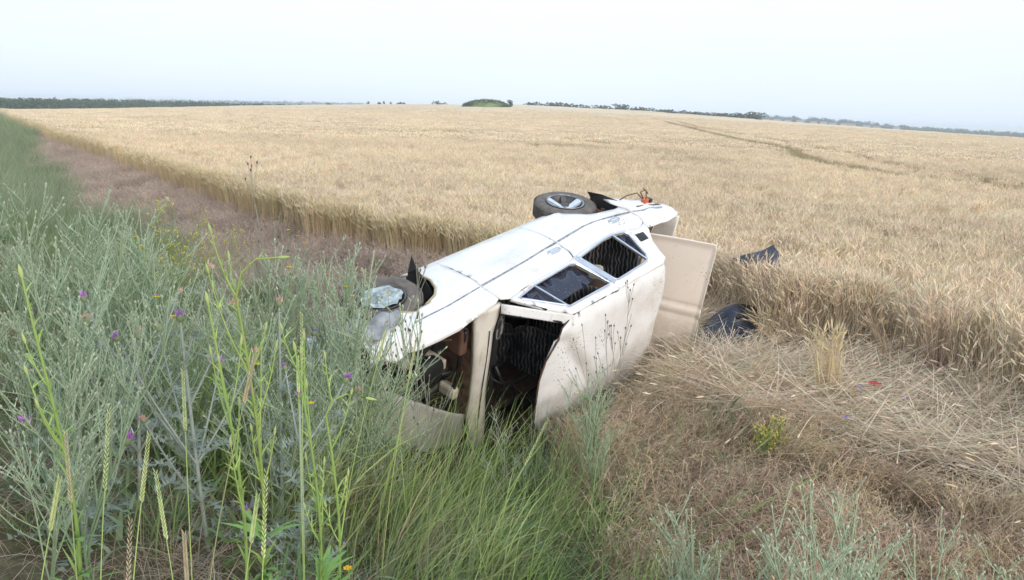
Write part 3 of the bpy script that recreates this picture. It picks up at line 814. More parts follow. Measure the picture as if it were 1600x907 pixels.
# the slender plant before the roof and its smaller neighbour
o = make_plant('wiry_herb', branchy(1.0, 17, 201, .48, (.33, .46, .22), (.52, .63, .44), .008, stems=2, levels=2, leaf=True, leafcol=(.46, .58, .40)), ['stems', 'leaves', 'buds'])
x, h_ = base_under(945, 570, 5.0); place(o, x, 5.0, 0, h_ / topz(o)); tag(o, 'tall slender green herb standing in front of the lower end of the car roof', 'plant')
o = make_plant('wiry_herb', branchy(1.0, 8, 203, .5, (.40, .44, .32), (.60, .62, .52), .0065, stems=1, leaf=False), ['stems', 'buds_none', 'buds'])
x, h_ = base_under(790, 640, 5.0); place(o, x, 5.0, 1, h_ / topz(o)); tag(o, 'sparse pale herb in front of the windscreen opening', 'plant')
o = make_plant('budding_stalk', branchy(1.0, 6, 207, .32, (.42, .44, .36), (.40, .40, .32), .0018, (.20, .19, .14), .0075, False, 2, .05, 1), ['stems', 'unused', 'buds'])
x, h_ = base_under(955, 480, 5.3); place(o, x, 5.3, 1, h_ / 1.0); tag(o, 'thin stalks with dark round buds before the car roof', 'plant')
o2 = copy_tree(o); x, h_ = base_under(660, 470, 4.6); place(o2, x, 4.6, 3, h_ / 1.0); tag(o2, 'thin stalks with dark round buds before the bare engine bay', 'plant')
o2 = copy_tree(o); x, h_ = base_under(425, 300, 6.5); place(o2, x, 6.5, 5, h_ / 1.0); tag(o2, 'thin stalks with dark buds rising against the wheat', 'plant')

# bright green tall weeds
YG, YG2 = (.26, .40, .10), (.44, .58, .18)
def bright_weed(seed, h, nod=False, branches=7, leaves=40, basal=False):
    rg = np.random.default_rng(seed); A, L, F = Acc(), Acc(), Acc()
    n_ = 22; u_ = np.linspace(0, 1, n_)
    x_ = .05 * np.sin(u_ * 3) * h; y_ = .03 * np.sin(u_ * 4 + 1) * h; z_ = u_ * h
    if nod:
        k = np.clip((u_ - .86) / .14, 0, 1); x_ = x_ + k ** 1.5 * .15; z_ = z_ - k ** 2.4 * .11
    pts = np.stack([x_, y_, z_], 1)
    tube(A, pts, np.linspace(.007, .0028, n_), np.array(YG) * .9 + (np.array(YG2) - np.array(YG)) * np.repeat(u_, 5)[:, None], 5)
    m_ = leaves; f_ = rg.uniform(.05, .97, m_); P_ = np.stack([np.interp(f_, u_, pts[:, i]) for i in range(3)], 1)
    lc = np.array(YG) * (1 - f_[:, None]) * .75 + np.array(YG2) * f_[:, None]
    blades(L, P_, (.04 + .075 * (1 - f_)) * rg.uniform(.7, 1.2, m_), rg.uniform(0, 2 * PI, m_), rg.uniform(.25, .8, m_), rg.uniform(.2, 1., m_), .004 + .008 * (1 - f_), lc, None, 3, power=2)
    for b_ in range(branches):
        k = int(rg.uniform(.45, .93) * n_); az = rg.uniform(0, 2 * PI); ln = h * rg.uniform(.08, .2); inc = rg.uniform(.35, .7)
        q = [pts[k]]
        for s in range(6):
            inc *= .85; q.append(q[-1] + ln / 6 * np.array([math.sin(inc) * math.cos(az), math.sin(inc) * math.sin(az), math.cos(inc)]))
        q = np.array(q); tube(A, q, np.linspace(.003, .0015, 7), YG2, 4)
        mm_ = 7; blades(L, q[rg.integers(1, 6, mm_)], rg.uniform(.02, .05, mm_), rg.uniform(0, 2 * PI, mm_), rg.uniform(.3, .8, mm_), .4, .005, np.array(YG2)[None] * (1 + rg.normal(0, .1, (mm_, 1))), None, 2)
        spindles(F, q[-1:], (q[-1] - q[-2])[None], .03, .009, (.52, .60, .25), 5, (.5, 1, .8, .2))
    spindles(F, pts[-1:], (pts[-1] - pts[-2])[None], .035, .012, (.52, .60, .25), 5, (.5, 1, .8, .2))
    if basal:
        for q in range(9):
            az = rg.uniform(0, 2 * PI); z = rg.uniform(.12, .4) * h
            p0 = np.array([[np.interp(z / h, u_, pts[:, 0]), np.interp(z / h, u_, pts[:, 1]), z]])
            for w_, da in ((.035, 0), (.022, .45), (.022, -.45)):
                blades(L, p0, rg.uniform(.09, .15), az + da, .9, .5, w_, (.26, .42, .13), None, 5, face=np.array([az + PI / 2]), power=2.2)
    return A, L, F
for (u, v, y, seed, nod, br_, lv, bs, lab) in [
        (350, 368, 2.2, 301, True, 8, 60, True, 'bright green weed with a nodding tip, tallest in the left foreground'),
        (42, 430, 2.0, 302, False, 3, 55, True, 'bright green leafy weed at the left edge'),
        (328, 470, 2.1, 303, False, 6, 40, False, 'bright green weed close beside the tall nodding one'),
        (462, 545, 2.3, 304, False, 8, 45, True, 'upright bright green weed in front of the green grass'),
        (496, 590, 2.4, 305, True, 5, 26, False, 'lower nodding green weed just right of the upright one')]:
    x, h_ = base_under(u, v, y)
    o = make_plant('green_weed', bright_weed(seed, h_ + (.06 if nod else 0), nod, br_, lv, bs), ['stem', 'leaves', 'flower_buds'])
    place(o, x, y, 0); tag(o, lab, 'weed')

# thistles
TH, TH2 = (.30, .36, .30), (.42, .47, .42)
def thistle_parts(seed, h, heads):
    rg = np.random.default_rng(seed); A, L = Acc(), Acc(); HD = []
    def spiny(p, az, inc, ln, r0, n_=12):
        q = [np.array(p, float)]
        for s in range(n_):
            inc *= .97; q.append(q[-1] + ln / n_ * np.array([math.sin(inc) * math.cos(az), math.sin(inc) * math.sin(az), math.cos(inc)]))
        q = np.array(q); tube(A, q, np.linspace(r0, r0 * .5, n_ + 1), TH2, 5)
        m_ = int(ln / .006); f_ = rg.uniform(0, n_ - .01, m_); i0 = f_.astype(int); P_ = q[i0] + (q[i0 + 1] - q[i0]) * (f_ - i0)[:, None]
        blades(L, P_, rg.uniform(.012, .035, m_), rg.uniform(0, 2 * PI, m_), rg.uniform(.7, 1.6, m_), 0, .006, cvar(TH2, m_, .1), (.50, .52, .42), 1, power=1)
        return q, inc
    def lobed(p, az, inc, ln, w):
        n_ = 9
        c = [np.array(p, float)]
        for s in range(n_):
            inc += .09; c.append(c[-1] + ln / n_ * np.array([math.sin(inc) * math.cos(az), math.sin(inc) * math.sin(az), math.cos(inc)]))
        c = np.array(c); sd = np.array([-math.sin(az), math.cos(az), 0])
        V, T = [], []
        for i in range(n_):
            wl_ = w * math.sin(PI * (i + .8) / (n_ + .8)) * (1 if i % 2 else .55)
            for sg in (-1, 1):
                k = len(V); V += [c[i], c[i + 1], (c[i] + c[i + 1]) / 2 + sd * sg * wl_ + np.array([0, 0, rg.uniform(-.01, .03)]) + (c[i + 1] - c[i]) * .6]
                T.append((k, k + 1, k + 2))
        L.add(np.array(V), None, T, np.array(TH) * rg.uniform(.85, 1.15))
    q, _ = spiny((0, 0, -.03), rg.uniform(0, 6), .08, h * .8, .011)
    for i in range(16):
        k = rg.integers(0, 9); lobed(q[k], rg.uniform(0, 2 * PI), rg.uniform(.7, 1.1), rg.uniform(.16, .34) * (1 - k * .05), .06)
    for b_ in range(heads):
        k = rg.integers(2, 11); az = 2 * PI * b_ / heads + rg.normal(0, .3)
        q2, inc = spiny(q[k], az, rg.uniform(.45, .8), h * rg.uniform(.35, .6) * (1 - k * .03), .006, 9)
        for i in range(4): lobed(q2[rg.integers(1, 8)], az + rg.normal(0, 1), rg.uniform(.8, 1.2), rg.uniform(.07, .13), .03)
        HD.append((q2[-1], q2[-1] - q2[-2]))
    HD.append((q[-1], q[-1] - q[-2]))
    return A, L, HD
def flower_head(p, d, size, col, parent, rg):
    B_, F_ = Acc(), Acc(); d = d / np.linalg.norm(d)
    spindles(B_, np.array([p]), d[None], size * 1.1, size, (.27, .34, .17), 8, (.35, .95, 1, .75))
    top = p + d * size * .95; n_ = 26
    dd = d[None] + rg.normal(0, .45, (n_, 3)); az = np.arctan2(dd[:, 1], dd[:, 0]); ic = np.arctan2(np.hypot(dd[:, 0], dd[:, 1]), dd[:, 2])
    blades(F_, np.repeat(top[None], n_, 0) + rg.normal(0, size * .18, (n_, 3)), size * .8, az, ic, 0, size * .22, cvar(col, n_, .12), None, 2, power=3)
    b_ = B_.obj('flower_head', M_WEED, parent); F_.obj('florets', M_WEED, b_)
PUR, PK = (.46, .20, .56), (.66, .44, .38)
for (u, v, y, seed, nh, cols, lab) in [
        (300, 395, 3.3, 401, 8, (PK, PK, PUR), 'large spiny grey thistle with pinkish and purple heads'),
        (425, 382, 3.7, 402, 4, (PK, PUR), 'grey thistle with a broad flat head, right of the nodding green weed'),
        (190, 455, 3.3, 403, 5, (PUR, PK), 'thistle with several purple heads among the silver shrubs'),
        (465, 545, 3.2, 404, 3, (PUR,), 'small thistle with one purple head near the front of the car'),
        (115, 610, 2.9, 405, 2, (PUR,), 'low thistle hidden in the brown grass at the left')]:
    x, h_ = base_under(u, v, y); h_ *= 1.02
    A, L, HD = thistle_parts(seed, h_, nh); rg = np.random.default_rng(seed)
    r = empty('thistle'); A.obj('stem', M_WEED, r); L.obj('leaves', M_WEED, r)
    for i, (p, d) in enumerate(HD): flower_head(p, d, rg.uniform(.022, .038), cols[i % len(cols)], r, rg)
    place(r, x, y, 0); tag(r, lab, 'thistle')

# pale grass ears in the foreground
def ear_grass(seed, h, ear, col, leanx, leany):
    rg = np.random.default_rng(seed); A, E_ = Acc(), Acc(); n_ = 12; u_ = np.linspace(0, 1, n_)
    pts = np.stack([leanx * h * u_ ** 1.6, leany * h * u_ ** 1.6, h * u_], 1)
    tube(A, pts, np.linspace(.0022, .0014, n_), np.array(col) * np.array([.8, .95, .7]), 4)
    d = pts[-1] - pts[-2]; d /= np.linalg.norm(d)
    N = 34; f_ = np.linspace(0, 1, N); P_ = pts[-1] + d * (f_ * ear)[:, None]
    ph = np.arange(N) * PI; sd = np.cross(d, [0, 1, 0]); sd /= np.linalg.norm(sd)
    dd = d[None] + sd[None] * np.where(np.arange(N) % 2, 1, -1)[:, None] * .35
    spindles(E_, P_, dd,   .017, .0060 * (1 - .5 * f_), cvar(col, N, .1), 3, (.3, 1, .8, .1))
    return A, E_
ORD = ['first', 'second', 'third', 'fourth', 'fifth', 'sixth', 'seventh', 'eighth', 'ninth', 'tenth', 'eleventh', 'twelfth', 'thirteenth', 'fourteenth', 'fifteenth', 'sixteenth']
EARS = [(380, 600, 2.0, 'right', .30), (220, 702, 1.8, 'up', .2), (160, 655, 1.9, 'up', .15), (78, 780, 1.6, 'right', .3), (102, 688, 1.8, 'up', .02), (410, 757, 1.8, 'up', .08), (392, 800, 1.75, 'up', .2),
        (250, 735, 1.8, 'left', -.1), (195, 832, 1.6, 'up', .12), (465, 562, 2.6, 'up', .0), (285, 590, 2.2, 'up', .02), (470, 500, 2.8, 'up', .02), (288, 840, 1.7, 'left', .0), (640, 560, 3.4, 'right', .2), (830, 690, 3.2, 'right', .5), (590, 560, 3.3, 'right', .3)]
EC = (.66, .74, .36)
for i, (u, v, y, _, lx) in enumerate(EARS):
    x, h_ = base_under(u, v, y); ear = .13 + .05 * (i % 3)
    A, E_ = ear_grass(500 + i, h_ - ear * .95, ear, EC if i % 4 else (.58, .52, .34), lx * .55, 0)
    r = empty('grass_ear'); A.obj('stalk', M_WEED, r); E_.obj('ear', M_WEED, r)
    rank = sorted(q[0] for q in EARS).index(u)
    place(r, x - lx * .55 * h_ * .9, y, 0); tag(r, 'pale green grass ear in the foreground, %s of its kind from the left edge' % ORD[rank], 'grass ear', 'pale grass ears in the left foreground')
# leaning spikes at bottom centre
for i in range(12):
    y = 3.0 + .13 * i; x0 = .05 + .09 * i + RNG.normal(0, .08)
    A, E_ = ear_grass(540 + i, .55 + .02 * i, .16, (.36, .46, .20), .75 + RNG.normal(0, .12), -.1)
    r = empty('leaning_grass_spike'); A.obj('stalk', M_WEED, r); E_.obj('ear', M_WEED, r)
    place(r, x0, y, RNG.normal(0, .15)); tag(r, 'green grass spike leaning right at the ditch bottom, %s counting away from the camera' % ORD[i], 'grass spike', 'leaning grass spikes at the bottom centre')

# yellow flowers, cornflowers, poppies
def small_flower(p, size, col, parent, name='flower', n=6):
    F_ = Acc(); az = np.arange(n) * 2 * PI / n + random.random()
    blades(F_, np.repeat(np.array([p]), n, 0), size, az, 1.1, .5, size * .9, cvar(col, n, .08), None, 2, face=az + PI / 2, power=3, tip=.4)
    spindles(F_, np.array([p]) - np.array([[0, 0, size * .2]]), np.array([[0, 0, 1.]]), size * .6, size * .6, np.array(col) * .8, 6, (.4, 1, 1, .5))
    return F_.obj(name, M_WEED, parent)
YEL = (.80, .56, .03)
YF = [(466, 360, 5.0, 3, 'yellow flowers on thin stems rising against the dry strip'), (575, 425, 5.3, 2, 'two yellow flowers above the front wheel'), (548, 452, 4.6, 2, 'two yellow flowers before the front wheel'),
      (222, 372, 4.0, 2, 'pair of yellow flowers left of the thistle heads'), (275, 497, 3.2, 1, 'single yellow flower under the thistle leaves'), (252, 465, 3.5, 1, 'yellow flower behind the thistle stem'),
      (411, 568, 3.3, 1, 'yellow flower deep in the grass right of the thistle'), (455, 403, 4.4, 1, 'yellow flower beside the flat thistle head'), (552, 892, 2.3, 1, 'yellow flower at the bottom edge'),
      (458, 418, 4.2, 1, 'yellow flower below the flat thistle head'), (610, 460, 4.7, 1, 'yellow flower in front of the broken wheel cover'), (495, 628, 3.2, 1, 'yellow flower low in the tall green grass')]
for i, (u, v, y, n_, lab) in enumerate(YF):
    x, h_ = base_under(u, v, y); r = empty('yellow_flower'); A = Acc(); pp = []
    for k in range(n_):
        top = np.array([k * .05 - .02 * n_, RNG.normal(0, .02), h_ - .04 * k]); u_ = np.linspace(0, 1, 8)[:, None]
        tube(A, np.array([0, 0, -.02]) * (1 - u_) + top * u_ + np.array([.03, 0, 0]) * np.sin(u_ * PI), .0018, (.30, .38, .20), 3); pp.append(top)
    A.obj('stem', M_WEED, r)
    for p in pp: small_flower(p, .016, YEL, r)
    place(r, x, y); tag(r, lab, 'flower')
def flower_bush(seed, h, n_, col, size):
    rg = np.random.default_rng(seed); A, L, F_ = branchy(h, 9, seed, .5, (.26, .34, .14), (.32, .42, .16), .0035, col, .01, True, 2, .1, 3, (.25, .36, .13))
    N = n_; V = np.concatenate(F_.V).reshape(-1, 3); k = rg.integers(0, len(V), N)
    spindles(F_, V[k] + rg.normal(0, .012, (N, 3)), rg.normal(0, .3, (N, 3)) + [0, 0, 1], size, size * 1.2, cvar(col, N, .12), 4, (.5, 1, 1, .4))
    return A, L, F_
for (u, v, y, s, n_, lab) in [(280, 336, 8.0, 601, 300, 'broad patch of yellow flowers beside the dry pinkish strip'), (300, 342, 8.2, 602, 120, 'smaller yellow flowers right next to the big yellow patch'), (1205, 655, 5.4, 603, 22, 'yellow flowering herb in the brown grass below the wheat sheaf')]:
    x, h_ = base_under(u, v, y)
    o = make_plant('yellow_herb', flower_bush(s, max(.3, h_), n_, (.66, .60, .12), .013), ['stems', 'leaves', 'flowers'])
    place(o, x, y); tag(o, lab, 'flowering plant')
for (u, v, y, col, sz, nm, lab) in [(1367, 601, None, (.66, .015, .02), .055, 'poppy', 'red poppy lying in the flattened straw'), (1300, 551, None, (.34, .24, .80), .042, 'cornflower', 'violet flower right beside the upright wheat sheaf'),
        (1345, 607, None, (.34, .26, .80), .034, 'cornflower', 'violet flower just left of the red poppy'), (1412, 622, None, (.24, .14, .82), .036, 'cornflower', 'deep violet flower right of the red poppy'),
        (1322, 652, None, (.32, .26, .74), .018, 'cornflower', 'faint violet flower in the brown grass below the poppy')]:
    P = ray_hit(u, v, .2); x, y = P[0], P[1]; h_ = P[2] - float(height(x, y))
    r = empty(nm); A = Acc(); tube(A, [(0, 0, -.02), (.01, 0, h_ / 2), (0, 0, h_)], .0022, (.25, .33, .16), 4); A.obj('stem', M_WEED, r)
    small_flower(np.array([0, 0, h_]), sz, col, r, 'petals', 7); place(r, x, y); tag(r, lab, 'flower')

# upright sheaf left standing
a = wheat_clump(75, .11, .42, .66, 1, 4, (.70, .58, .37), (.76, .65, .43), .09)
P = ray_hit(1293, 628); o = a.obj('wheat_sheaf', M_WEED); o.location = P; o.rotation_euler = (0, -.10, 0)
tag(o, 'yellowish sheaf of wheat left standing alone in front of the flattened straw', 'wheat sheaf')
for (u, v, ty, tx, lab) in [(1395, 590, -.5, .1, 'pale broken stalks leaning left at the torn field edge'), (1240, 560, -.75, .2, 'broken stalks leaning across behind the upright sheaf'), (1080, 620, 1.2, .0, 'straw bunch lying beside the open boot lid')]:
    a = wheat_clump(26, .05, .55, .7, 1, 4, (.55, .44, .30), (.60, .48, .33), .08)
    P = ray_hit(u, v); o = a.obj('broken_stalks', M_WEED); o.location = P; o.rotation_euler = (tx, ty, 0)
    tag(o, lab, 'wheat stalks')

# ------------------------------------------------------------------ the car (local axes: x to the tail, y to its left, z to its roof)
def paint_mat(name, col, dirt):
    m, t, b = new_mat(name)
    co = t.nodes.new('ShaderNodeTexCoord')
    n = t.nodes.new('ShaderNodeTexNoise'); n.inputs['Scale'].default_value = 3.2; n.inputs['Detail'].default_value = 8; n.inputs['Roughness'].default_value = .65
    t.links.new(co.outputs['Object'], n.inputs['Vector'])
    r = t.nodes.new('ShaderNodeMapRange'); r.inputs[1].default_value = .48; r.inputs[2].default_value = .72; r.inputs[3].default_value = 0; r.inputs[4].default_value = dirt
    t.links.new(n.outputs[0], r.inputs[0])
    mx = t.nodes.new('ShaderNodeMix'); mx.data_type = 'RGBA'; mx.inputs[6].default_value = (*col, 1); mx.inputs[7].default_value = (.42, .35, .26, 1)
    t.links.new(r.outputs[0], mx.inputs[0])
    # mud flecks
    vo = t.nodes.new('ShaderNodeTexVoronoi'); vo.inputs['Scale'].default_value = 34; vo.inputs['Randomness'].default_value = 1
    t.links.new(co.outputs['Object'], vo.inputs['Vector'])
    n2 = t.nodes.new('ShaderNodeTexNoise'); n2.inputs['Scale'].default_value = 2.1; n2.inputs['Detail'].default_value = 3
    t.links.new(co.outputs['Object'], n2.inputs['Vector'])
    th = t.nodes.new('ShaderNodeMapRange'); th.inputs[1].default_value = .45; th.inputs[2].default_value = .68; th.inputs[3].default_value = .015; th.inputs[4].default_value = .26
    t.links.new(n2.outputs[0], th.inputs[0])
    lt = t.nodes.new('ShaderNodeMath'); lt.operation = 'LESS_THAN'; t.links.new(vo.outputs['Distance'], lt.inputs[0]); t.links.new(th.outputs[0], lt.inputs[1])
    m2 = t.nodes.new('ShaderNodeMath'); m2.operation = 'MULTIPLY'; m2.inputs[1].default_value = .8; t.links.new(lt.outputs[0], m2.inputs[0])
    mx2 = t.nodes.new('ShaderNodeMix'); mx2.data_type = 'RGBA'; mx2.inputs[7].default_value = (.16, .12, .08, 1)
    t.links.new(mx.outputs[2], mx2.inputs[6]); t.links.new(m2.outputs[0], mx2.inputs[0])
    # long scratches
    mp = t.nodes.new('ShaderNodeMapping'); mp.inputs['Scale'].default_value = (1.2, 1, 26); mp.inputs['Rotation'].default_value = (0, .35, 0)
    n3 = t.nodes.new('ShaderNodeTexNoise'); n3.inputs['Scale'].default_value = 3; n3.inputs['Detail'].default_value = 6
    t.links.new(co.outputs['Object'], mp.inputs[0]); t.links.new(mp.outputs[0], n3.inputs['Vector'])
    sc = t.nodes.new('ShaderNodeMapRange'); sc.inputs[1].default_value = .64; sc.inputs[2].default_value = .70; sc.inputs[3].default_value = 0; sc.inputs[4].default_value = dirt * .8
    t.links.new(n3.outputs[0], sc.inputs[0])
    mx3 = t.nodes.new('ShaderNodeMix'); mx3.data_type = 'RGBA'; mx3.inputs[7].default_value = (.40, .36, .31, 1)
    t.links.new(mx2.outputs[2], mx3.inputs[6]); t.links.new(sc.outputs[0], mx3.inputs[0])
    sp = t.nodes.new('ShaderNodeSeparateXYZ'); t.links.new(co.outputs['Object'], sp.inputs[0])
    lo = t.nodes.new('ShaderNodeMapRange'); lo.inputs[1].default_value = .0; lo.inputs[2].default_value = -.75; lo.inputs[3].default_value = 0; lo.inputs[4].default_value = .75
    t.links.new(sp.outputs[1], lo.inputs[0])
    n5 = t.nodes.new('ShaderNodeTexNoise'); n5.inputs['Scale'].default_value = 7; n5.inputs['Detail'].default_value = 8; n5.inputs['Roughness'].default_value = .75
    t.links.new(co.outputs['Object'], n5.inputs['Vector'])
    s5 = t.nodes.new('ShaderNodeMapRange'); s5.inputs[1].default_value = .42; s5.inputs[2].default_value = .6; t.links.new(n5.outputs[0], s5.inputs[0])
    m5 = t.nodes.new('ShaderNodeMath'); m5.operation = 'MULTIPLY'; t.links.new(lo.outputs[0], m5.inputs[0]); t.links.new(s5.outputs[0], m5.inputs[1])
    mx5 = t.nodes.new('ShaderNodeMix'); mx5.data_type = 'RGBA'; mx5.inputs[7].default_value = (.36, .29, .20, 1)
    t.links.new(mx3.outputs[2], mx5.inputs[6]); t.links.new(m5.outputs[0], mx5.inputs[0])
    t.links.new(mx5.outputs[2], b.inputs['Base Color'])
    rr_ = t.nodes.new('ShaderNodeMapRange'); rr_.inputs[3].default_value = .32; rr_.inputs[4].default_value = .6
    t.links.new(n.outputs[0], rr_.inputs[0]); t.links.new(rr_.outputs[0], b.inputs['Roughness'])
    b.inputs['Coat Weight'].default_value = .25; b.inputs['Coat Roughness'].default_value = .25
    bp = t.nodes.new('ShaderNodeBump'); bp.inputs['Strength'].default_value = .12; bp.inputs['Distance'].default_value = .02
    t.links.new(n2.outputs[0], bp.inputs['Height']); t.links.new(bp.outputs[0], b.inputs['Normal'])
    return m
M_PAINT = paint_mat('cream_paint', (.76, .76, .75), .42)
M_PAINT2 = paint_mat('cream_paint_dull', (.72, .68, .61), .5)
M_LID = paint_mat('beige_lid_paint', (.76, .68, .60), .2)
M_INNER = simple_mat('dirty_inner_paint', (.52, .46, .38), .7, noise=.25, scale=9, bump=.2)
M_RUBBER = simple_mat('tyre_rubber', (.10, .092, .086), .85, noise=.25, scale=14, bump=.3, col2=(.17, .145, .12))
M_TRIM = simple_mat('worn_trim', (.38, .40, .44), .4, .4, noise=.3, scale=30)
M_BLACK = simple_mat('black_trim', (.014, .014, .016), .5, noise=.2)
M_DARK = simple_mat('dark_lining', (.022, .02, .02), .9, noise=.3, scale=5)
M_CHROME = simple_mat('dull_chrome', (.62, .66, .72), .28, .85, noise=.08)
M_ALLOY = simple_mat('wheel_alloy', (.62, .68, .76), .4, .3, noise=.08, scale=20)
M_STEEL = simple_mat('dirty_steel', (.16, .15, .14), .55, .6, noise=.3, scale=14, bump=.3)
M_RUST = simple_mat('rust_brown', (.17, .10, .065), .85, .1, noise=.35, scale=12, bump=.4)
M_BROWN = simple_mat('brown_board', (.13, .07, .045), .8, noise=.2)
M_AQUA = simple_mat('cracked_cover', (.48, .56, .56), .45, .1, noise=.25, scale=22, bump=.8, col2=(.22, .26, .27))
M_ORANGE = simple_mat('orange_lens', (.60, .13, .04), .3, noise=.1)
M_GREY = simple_mat('crumpled_grey', (.40, .41, .42), .5, .2, noise=.25, scale=10, bump=.6)
m, t, b = new_mat('tinted_glass')
b.inputs['Base Color'].default_value = (.012, .016, .035, 1); b.inputs['Roughness'].default_value = .12; b.inputs['Specular IOR Level'].default_value = .6
n = t.nodes.new('ShaderNodeTexNoise'); n.inputs['Scale'].default_value = 60; n.inputs['Detail'].default_value = 4
co = t.nodes.new('ShaderNodeTexCoord'); t.links.new(co.outputs['Object'], n.inputs['Vector'])
r = t.nodes.new('ShaderNodeMapRange'); r.inputs[1].default_value = .62; r.inputs[2].default_value = .72; t.links.new(n.outputs[0], r.inputs[0])
mx = t.nodes.new('ShaderNodeMix'); mx.data_type = 'RGBA'; mx.inputs[6].default_value = (.012, .016, .036, 1); mx.inputs[7].default_value = (.12, .13, .16, 1)
t.links.new(r.outputs[0], mx.inputs[0]); t.links.new(mx.outputs[2], b.inputs['Base Color'])
M_GLASS = m
m, t, b = new_mat('zebra_fabric')
co = t.nodes.new('ShaderNodeTexCoord'); mp = t.nodes.new('ShaderNodeMapping'); mp.inputs['Rotation'].default_value = (.5, .9, .3)
wv = t.nodes.new('ShaderNodeTexWave'); wv.inputs['Scale'].default_value = 9; wv.inputs['Distortion'].default_value = 4.5; wv.inputs['Detail'].default_value = 1; wv.inputs['Detail Scale'].default_value = 1.6
t.links.new(co.outputs['Object'], mp.inputs[0]); t.links.new(mp.outputs[0], wv.inputs['Vector'])
n = t.nodes.new('ShaderNodeTexNoise'); n.inputs['Scale'].default_value = 5; t.links.new(co.outputs['Object'], n.inputs['Vector'])
ad = t.nodes.new('ShaderNodeMath'); ad.operation = 'ADD'; t.links.new(wv.outputs['Fac'], ad.inputs[0])
n2 = t.nodes.new('ShaderNodeMath'); n2.operation = 'MULTIPLY_ADD'; n2.inputs[1].default_value = 1.9; n2.inputs[2].default_value = -1.0
t.links.new(n.outputs[0], n2.inputs[0]); t.links.new(n2.outputs[0], ad.inputs[1])
r = t.nodes.new('ShaderNodeMapRange'); r.inputs[1].default_value = .45; r.inputs[2].default_value = 1.0; t.links.new(ad.outputs[0], r.inputs[0])
mx = t.nodes.new('ShaderNodeMix'); mx.data_type = 'RGBA'; mx.inputs[6].default_value = (.014, .014, .017, 1); mx.inputs[7].default_value = (.30, .285, .28, 1)
t.links.new(r.outputs[0], mx.inputs[0]); t.links.new(mx.outputs[2], b.inputs['Base Color']); b.inputs['Roughness'].default_value = .95
b.inputs['Sheen Weight'].default_value = .2
M_ZEBRA = m

car = empty('overturned_car')
car.matrix_world = CAR
tag(car, 'cream saloon car lying on its side in the ditch with its roof towards the road', 'car')

def Ysurf(z): return float(np.interp(z, [.15, .24, .3, .42, .5, .66, .72, .76, .92, 1.0, 1.36], [.66, .70, .745, .762, .77, .772, .768, .752, .735, .70, .56]))
def side_map(x, z):
    d = .012 * math.sin(x * 7 + z * 9) * (1 if .3 < x < 3.9 else .3) * .5
    return (x, Ysurf(z) + d * .5, z)
def fender_map(x, z):
    k = max(0, min(1, (1.25 - x) / .25)); y, zz = Ysurf(z), z
    if z > .88:
        y2 = .74 - (z - .88) * .75; z2 = .88 + (z - .88) * .45
        y = y * (1 - k) + y2 * k; zz = z * (1 - k) + z2 * k
    if x < .55:      # crumpled nose
        c = (.55 - x) / .55
        y += c * (.03 * math.sin(x * 23 + z * 17) + .02 * math.sin(z * 31)); zz += c * .015 * math.sin(x * 29)
    return (x, y, zz)
FENDER = [(1.28, .20), (1.03, .20), (1.03, .48), (.98, .59), (.90, .66), (.78, .705), (.64, .72), (.53, .67), (.42, .67), (.31, .64), (.22, .64), (.09, .74), (.11, .85), (.05, .93),
          (.14, .985), (.29, 1.03), (.48, 1.04), (.66, 1.05), (.88, 1.05), (1.08, 1.01), (1.255, .975), (1.305, .955), (1.295, .77), (1.28, .51)]
panel(FENDER, fender_map, step=.04, name='front_wing', mat=M_PAINT, parent=car)['label'] = 'crumpled left front wing'
def dent_map(x, z):
    p = list(side_map(x, z)); p[1] += .006 * (vnoise(x, z, 5, 71) - .5) * 2
    dd = .03 * math.exp(-((x - 1.8) / .35) ** 2 - ((z - .5) / .12) ** 2)
    return (p[0], p[1] - dd, p[2])
FDOOR = [(1.288, .27), (2.335, .27), (2.342, .5), (2.35, .80), (2.345, .84), (2.30, .925), (2.22, .95), (1.72, .97), (1.42, .995), (1.325, .96), (1.305, .77), (1.29, .5)]
RDOOR = [(2.345, .27), (2.87, .27), (2.885, .36), (2.95, .44), (3.02, .53), (3.12, .575), (3.25, .60), (3.36, .625), (3.43, .62), (3.455, .68), (3.463, .77), (3.465, .84), (3.41, .92), (3.30, .96), (3.17, .93), (2.95, .88), (2.80, .885), (2.36, .93), (2.315, .925), (2.358, .84), (2.352, .5)]
SILL = [(1.04, .155), (2.86, .155), (2.868, .262), (1.045, .262)]
RQ = [(3.475, .41), (3.44, .52), (3.445, .60), (3.465, .68), (3.474, .77), (3.475, .84), (3.42, .925), (3.42, .985), (3.55, 1.0), (3.72, 1.015), (3.89, 1.02), (3.99, .98), (3.965, .95), (3.91, .83), (3.83, .73), (3.72, .64), (3.61, .52)]
fd = panel(FDOOR, dent_map, step=.05, name='front_door', mat=M_PAINT, parent=car)
rd = panel(RDOOR, side_map, step=.05, name='rear_door', mat=M_PAINT, parent=car); rd['label'] = 'left rear door speckled with mud'
panel(SILL, lambda x, z: (x, Ysurf(z) - .01, z), step=.06, name='sill', mat=M_PAINT2, parent=car)
rq = panel(RQ, lambda x, z: (x, Ysurf(z) + .012 * math.sin(x * 25 + z * 12) * max(0, x - 3.5) * 2, z), step=.035, name='rear_wing', mat=M_PAINT, parent=car)
rq['label'] = 'crushed left rear wing bent upwards'

